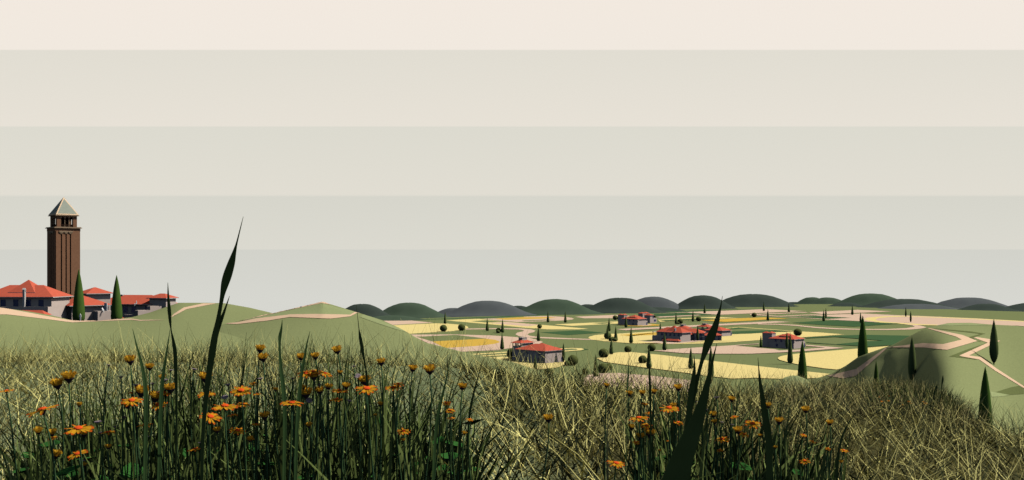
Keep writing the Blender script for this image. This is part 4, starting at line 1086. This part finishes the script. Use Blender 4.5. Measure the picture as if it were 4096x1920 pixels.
ORD = ['first','second','third','fourth','fifth','sixth','seventh','eighth','ninth','tenth','eleventh','twelfth','thirteenth','fourteenth','fifteenth','sixteenth','seventeenth','eighteenth','nineteenth','twentieth','twenty-first','twenty-second','twenty-third','twenty-fourth']
FL = []   # px, py, size px, form, roll, pitch
def fl(crop, form, s):
    for t in s.split():
        a = t.split(','); x, y = C(crop, float(a[0]), float(a[1])); w_ = float(a[2]) / CROPS[crop][2]
        roll = float(a[3]) if len(a) > 3 else random.uniform(-10, 10); pitch = float(a[4]) if len(a) > 4 else (random.uniform(8, 20) if form == 'open' else random.uniform(-6, 6))
        FL.append((x, y, w_, form, roll, pitch))
fl('Q','cup','555,375,120 465,432,110 1050,240,95,-8 1205,295,75 1140,490,125 1250,535,110 1375,465,105 1310,380,60 1655,380,110 310,810,75,0,15 420,825,75,0,15 450,1000,90,12 870,940,55 680,830,80 1750,805,65 2012,878,60 1030,605,75 640,600,50 675,1085,50')
fl('Q','open','50,490,110,-10,0 340,645,240,-17,4 630,795,215,0,12 625,1000,165,-14,14 1060,570,160,0,18 1275,605,150,-4,16 1940,490,170,0,24 1810,615,200,0,7 1695,700,165,12,20 1665,515,140,0,8 1320,505,110,8 1955,600,110,4 1915,810,130,15,14 870,825,120,-4,4 1165,765,120,-5,2 425,870,75 1570,960,120,-6,1 1870,685,80,-6,3 1055,505,60 2040,430,60')
fl('Q','spent','877,280,50 975,373,60 1230,428,50 1330,400,60 1095,440,55 1565,312,55 1380,320,40 1810,540,70,0,25 1835,437,60 1000,695,60,-15 788,738,62,0,10 925,775,50 808,825,40 1182,855,45,14 1610,905,35 663,1050,45 1275,500,50')
fl('R','cup','80,150,85,5 105,220,90 410,215,75 528,208,75,-8 705,160,85,-12 1058,255,80 1310,308,75 1448,318,100 1710,455,75,5 925,405,105 450,505,110 565,485,80 635,455,65 775,450,70 515,370,90 725,340,45 120,690,85,-8 475,765,60 205,478,45 1050,595,50 1010,685,30 1725,830,45 1235,885,40 430,460,50')
fl('R','open','450,350,140,0,16 510,335,110,0,14 605,350,110,16,8 940,475,190,0,14 1155,465,130,0,10 1195,435,90 725,490,130,4,6 695,560,110,0,4 335,590,185,0,5 50,760,70,5,4 1237,815,110,0,18 1580,590,85,5,16 1610,650,85,0,18 1620,710,70,0,4 1770,720,65,8,8 15,880,40 55,515,60')
fl('R','spent','837,290,45 868,368,60,0,35 560,437,60 620,460,60 475,565,60,30,40 800,568,55,16 85,388,60 345,385,50 1530,670,45')
fl('T','cup','858,445,50 1435,462,70 1145,505,55 1240,495,50 1865,555,60 1720,680,65 390,710,85 1205,825,95 1130,855,70 1060,780,60 1400,605,55 1040,510,60 1730,740,50 1920,805,80')
fl('T','open','1165,595,60,5 1360,630,150,0,14 1435,745,85,8,14 1195,670,60 1115,710,150,-8,4 1180,770,100,0,18 1095,905,70 2035,755,130,0,18 1790,880,130,-4,8 1885,700,70 1965,840,80 935,1075,155,8,8 1770,970,60 1285,965,30 1350,893,30')
fl('T','spent','1745,540,55 1600,575,40 1660,640,40 1870,760,40 1790,740,35')
fl('U','cup','145,605,60 450,640,70 235,730,75 645,745,60 205,945,35 735,1060,35 80,850,40')
fl('U','open','430,845,55,10 505,900,55,18 630,955,50 755,970,75 440,1055,90 ')
FAR = [C('U', *p) + (r / 2.0137,) for p, r in (((1060,575),27),((1115,570),22),((1280,575),30),((1060,605),22),((1230,603),14),((1415,590),32),((1040,540),12),((1120,530),12),((1300,590),20),((1395,577),16))]

def place_flower(px, py, wpx, form, roll, pitch, label, group, d=None, with_disc=True):
    if d is None:
        if px < 2050: d = min(max(0.050 * F / wpx, 2.15), 2.95)
        else: d = min(max(0.050 * F / wpx, 2.5), 3.3)
    rad = wpx / F * d / 2 * (1.06 if form == 'open' else 1.14 if form == 'cup' else 1.0)
    head = W(px, py, d); gx = head.x + random.uniform(-0.05, 0.05); gy = head.y + random.uniform(0.0, 0.08); gz = float(mound_z(gx, gy))
    name = {'open': 'open_flower', 'cup': 'cup_flower', 'spent': 'seed_flower'}[form]
    r = empty(name, (gx, gy, gz)); tag(r, label, 'flower', group)
    hp = head - Vector((gx, gy, gz))
    k = random.randrange(3)
    rot = Matrix.Rotation(R(roll), 4, 'Y') @ Matrix.Rotation(R(pitch), 4, 'X') @ Matrix.Rotation(random.uniform(0, 6.28), 4, 'Z')
    if form == 'cup': off = -rad * 0.35
    else: off = 0
    ctr = hp + Vector((0, 0, off))
    def put(nm, me):
        q = link(nm, me, None, r); q.matrix_local = Matrix.Translation(ctr) @ rot @ Matrix.Diagonal((rad, rad, rad * (1.0 if form != 'cup' else 0.92), 1)); return q
    low = {'open': -0.3, 'cup': -0.5, 'spent': -0.7}[form]
    if form == 'spent': put('seed_head', SPENT[k])
    else:
        pm, dm, cm = (OPEN if form == 'open' else CUP)[k]
        put('petals', pm); put('calyx', cm); put('disc', dm)
    top = ctr + rot @ Vector((0, 0, low * rad)); ax = rot @ Vector((0, 0, 1))
    s = MB(); p1 = top - Vector((ax.x, ax.y, ax.z)) * hp.z * 0.25; p2 = Vector((p1.x * 0.35, p1.y * 0.35, hp.z * 0.35))
    pts = []
    for i in range(9):
        t = i / 8; pts.append((1-t)**3 * Vector((0,0,-0.02)) + 3*(1-t)**2*t * p2 + 3*(1-t)*t*t * p1 + t**3 * top)
    rs = 0.0024 if d < 5 else 0.004
    s.tube(pts, [rs * (1.15 - 0.4 * i / 8) for i in range(9)], 6); s.build('stem', M['stem'], r, True)

def flower_labels():
    groups = {}
    for i, (px, py, w_, form, roll, pitch) in enumerate(FL):
        patch = 'left' if px < 2020 else 'right'
        lo = (1490, 1560, 1650) if patch == 'left' else (1600, 1680, 1760)
        band = 0 if py < lo[0] else 1 if py < lo[1] else 2 if py < lo[2] else 3
        groups.setdefault((patch, form, band), []).append((px, i))
    lab = {}
    bt = ['tallest row', 'upper row', 'lower row', 'lowest row']
    ft = {'open': 'open orange daisy-like flower', 'cup': 'cupped mustard flower', 'spent': 'spent purple-grey seed head'}
    for (patch, form, band), lst in groups.items():
        lst.sort(); n = len(lst)
        for k, (_, i) in enumerate(lst):
            if n == 1: w_ = 'the only one'
            elif k == 0: w_ = 'leftmost'
            elif k == n - 1: w_ = 'rightmost'
            else: w_ = ORD[k] + ' from left'
            lab[i] = f'{ft[form]}, {w_} in the {bt[band]} of the {patch} flower patch'
    return lab
LAB = flower_labels()
GN = {'open': 'open orange flowers', 'cup': 'cup-shaped mustard flowers', 'spent': 'spent grey seed heads'}
for i, f_ in enumerate(FL): place_flower(*f_, LAB[i], GN[f_[3]])
for px, py, w_ in FAR:
    place_flower(px, py, w_, 'open', random.uniform(-8, 8), 12, 'tiny orange flower in the dark grass on the crest of the right mound', 'tiny flowers on the right mound', d=random.uniform(9.6, 10.4))
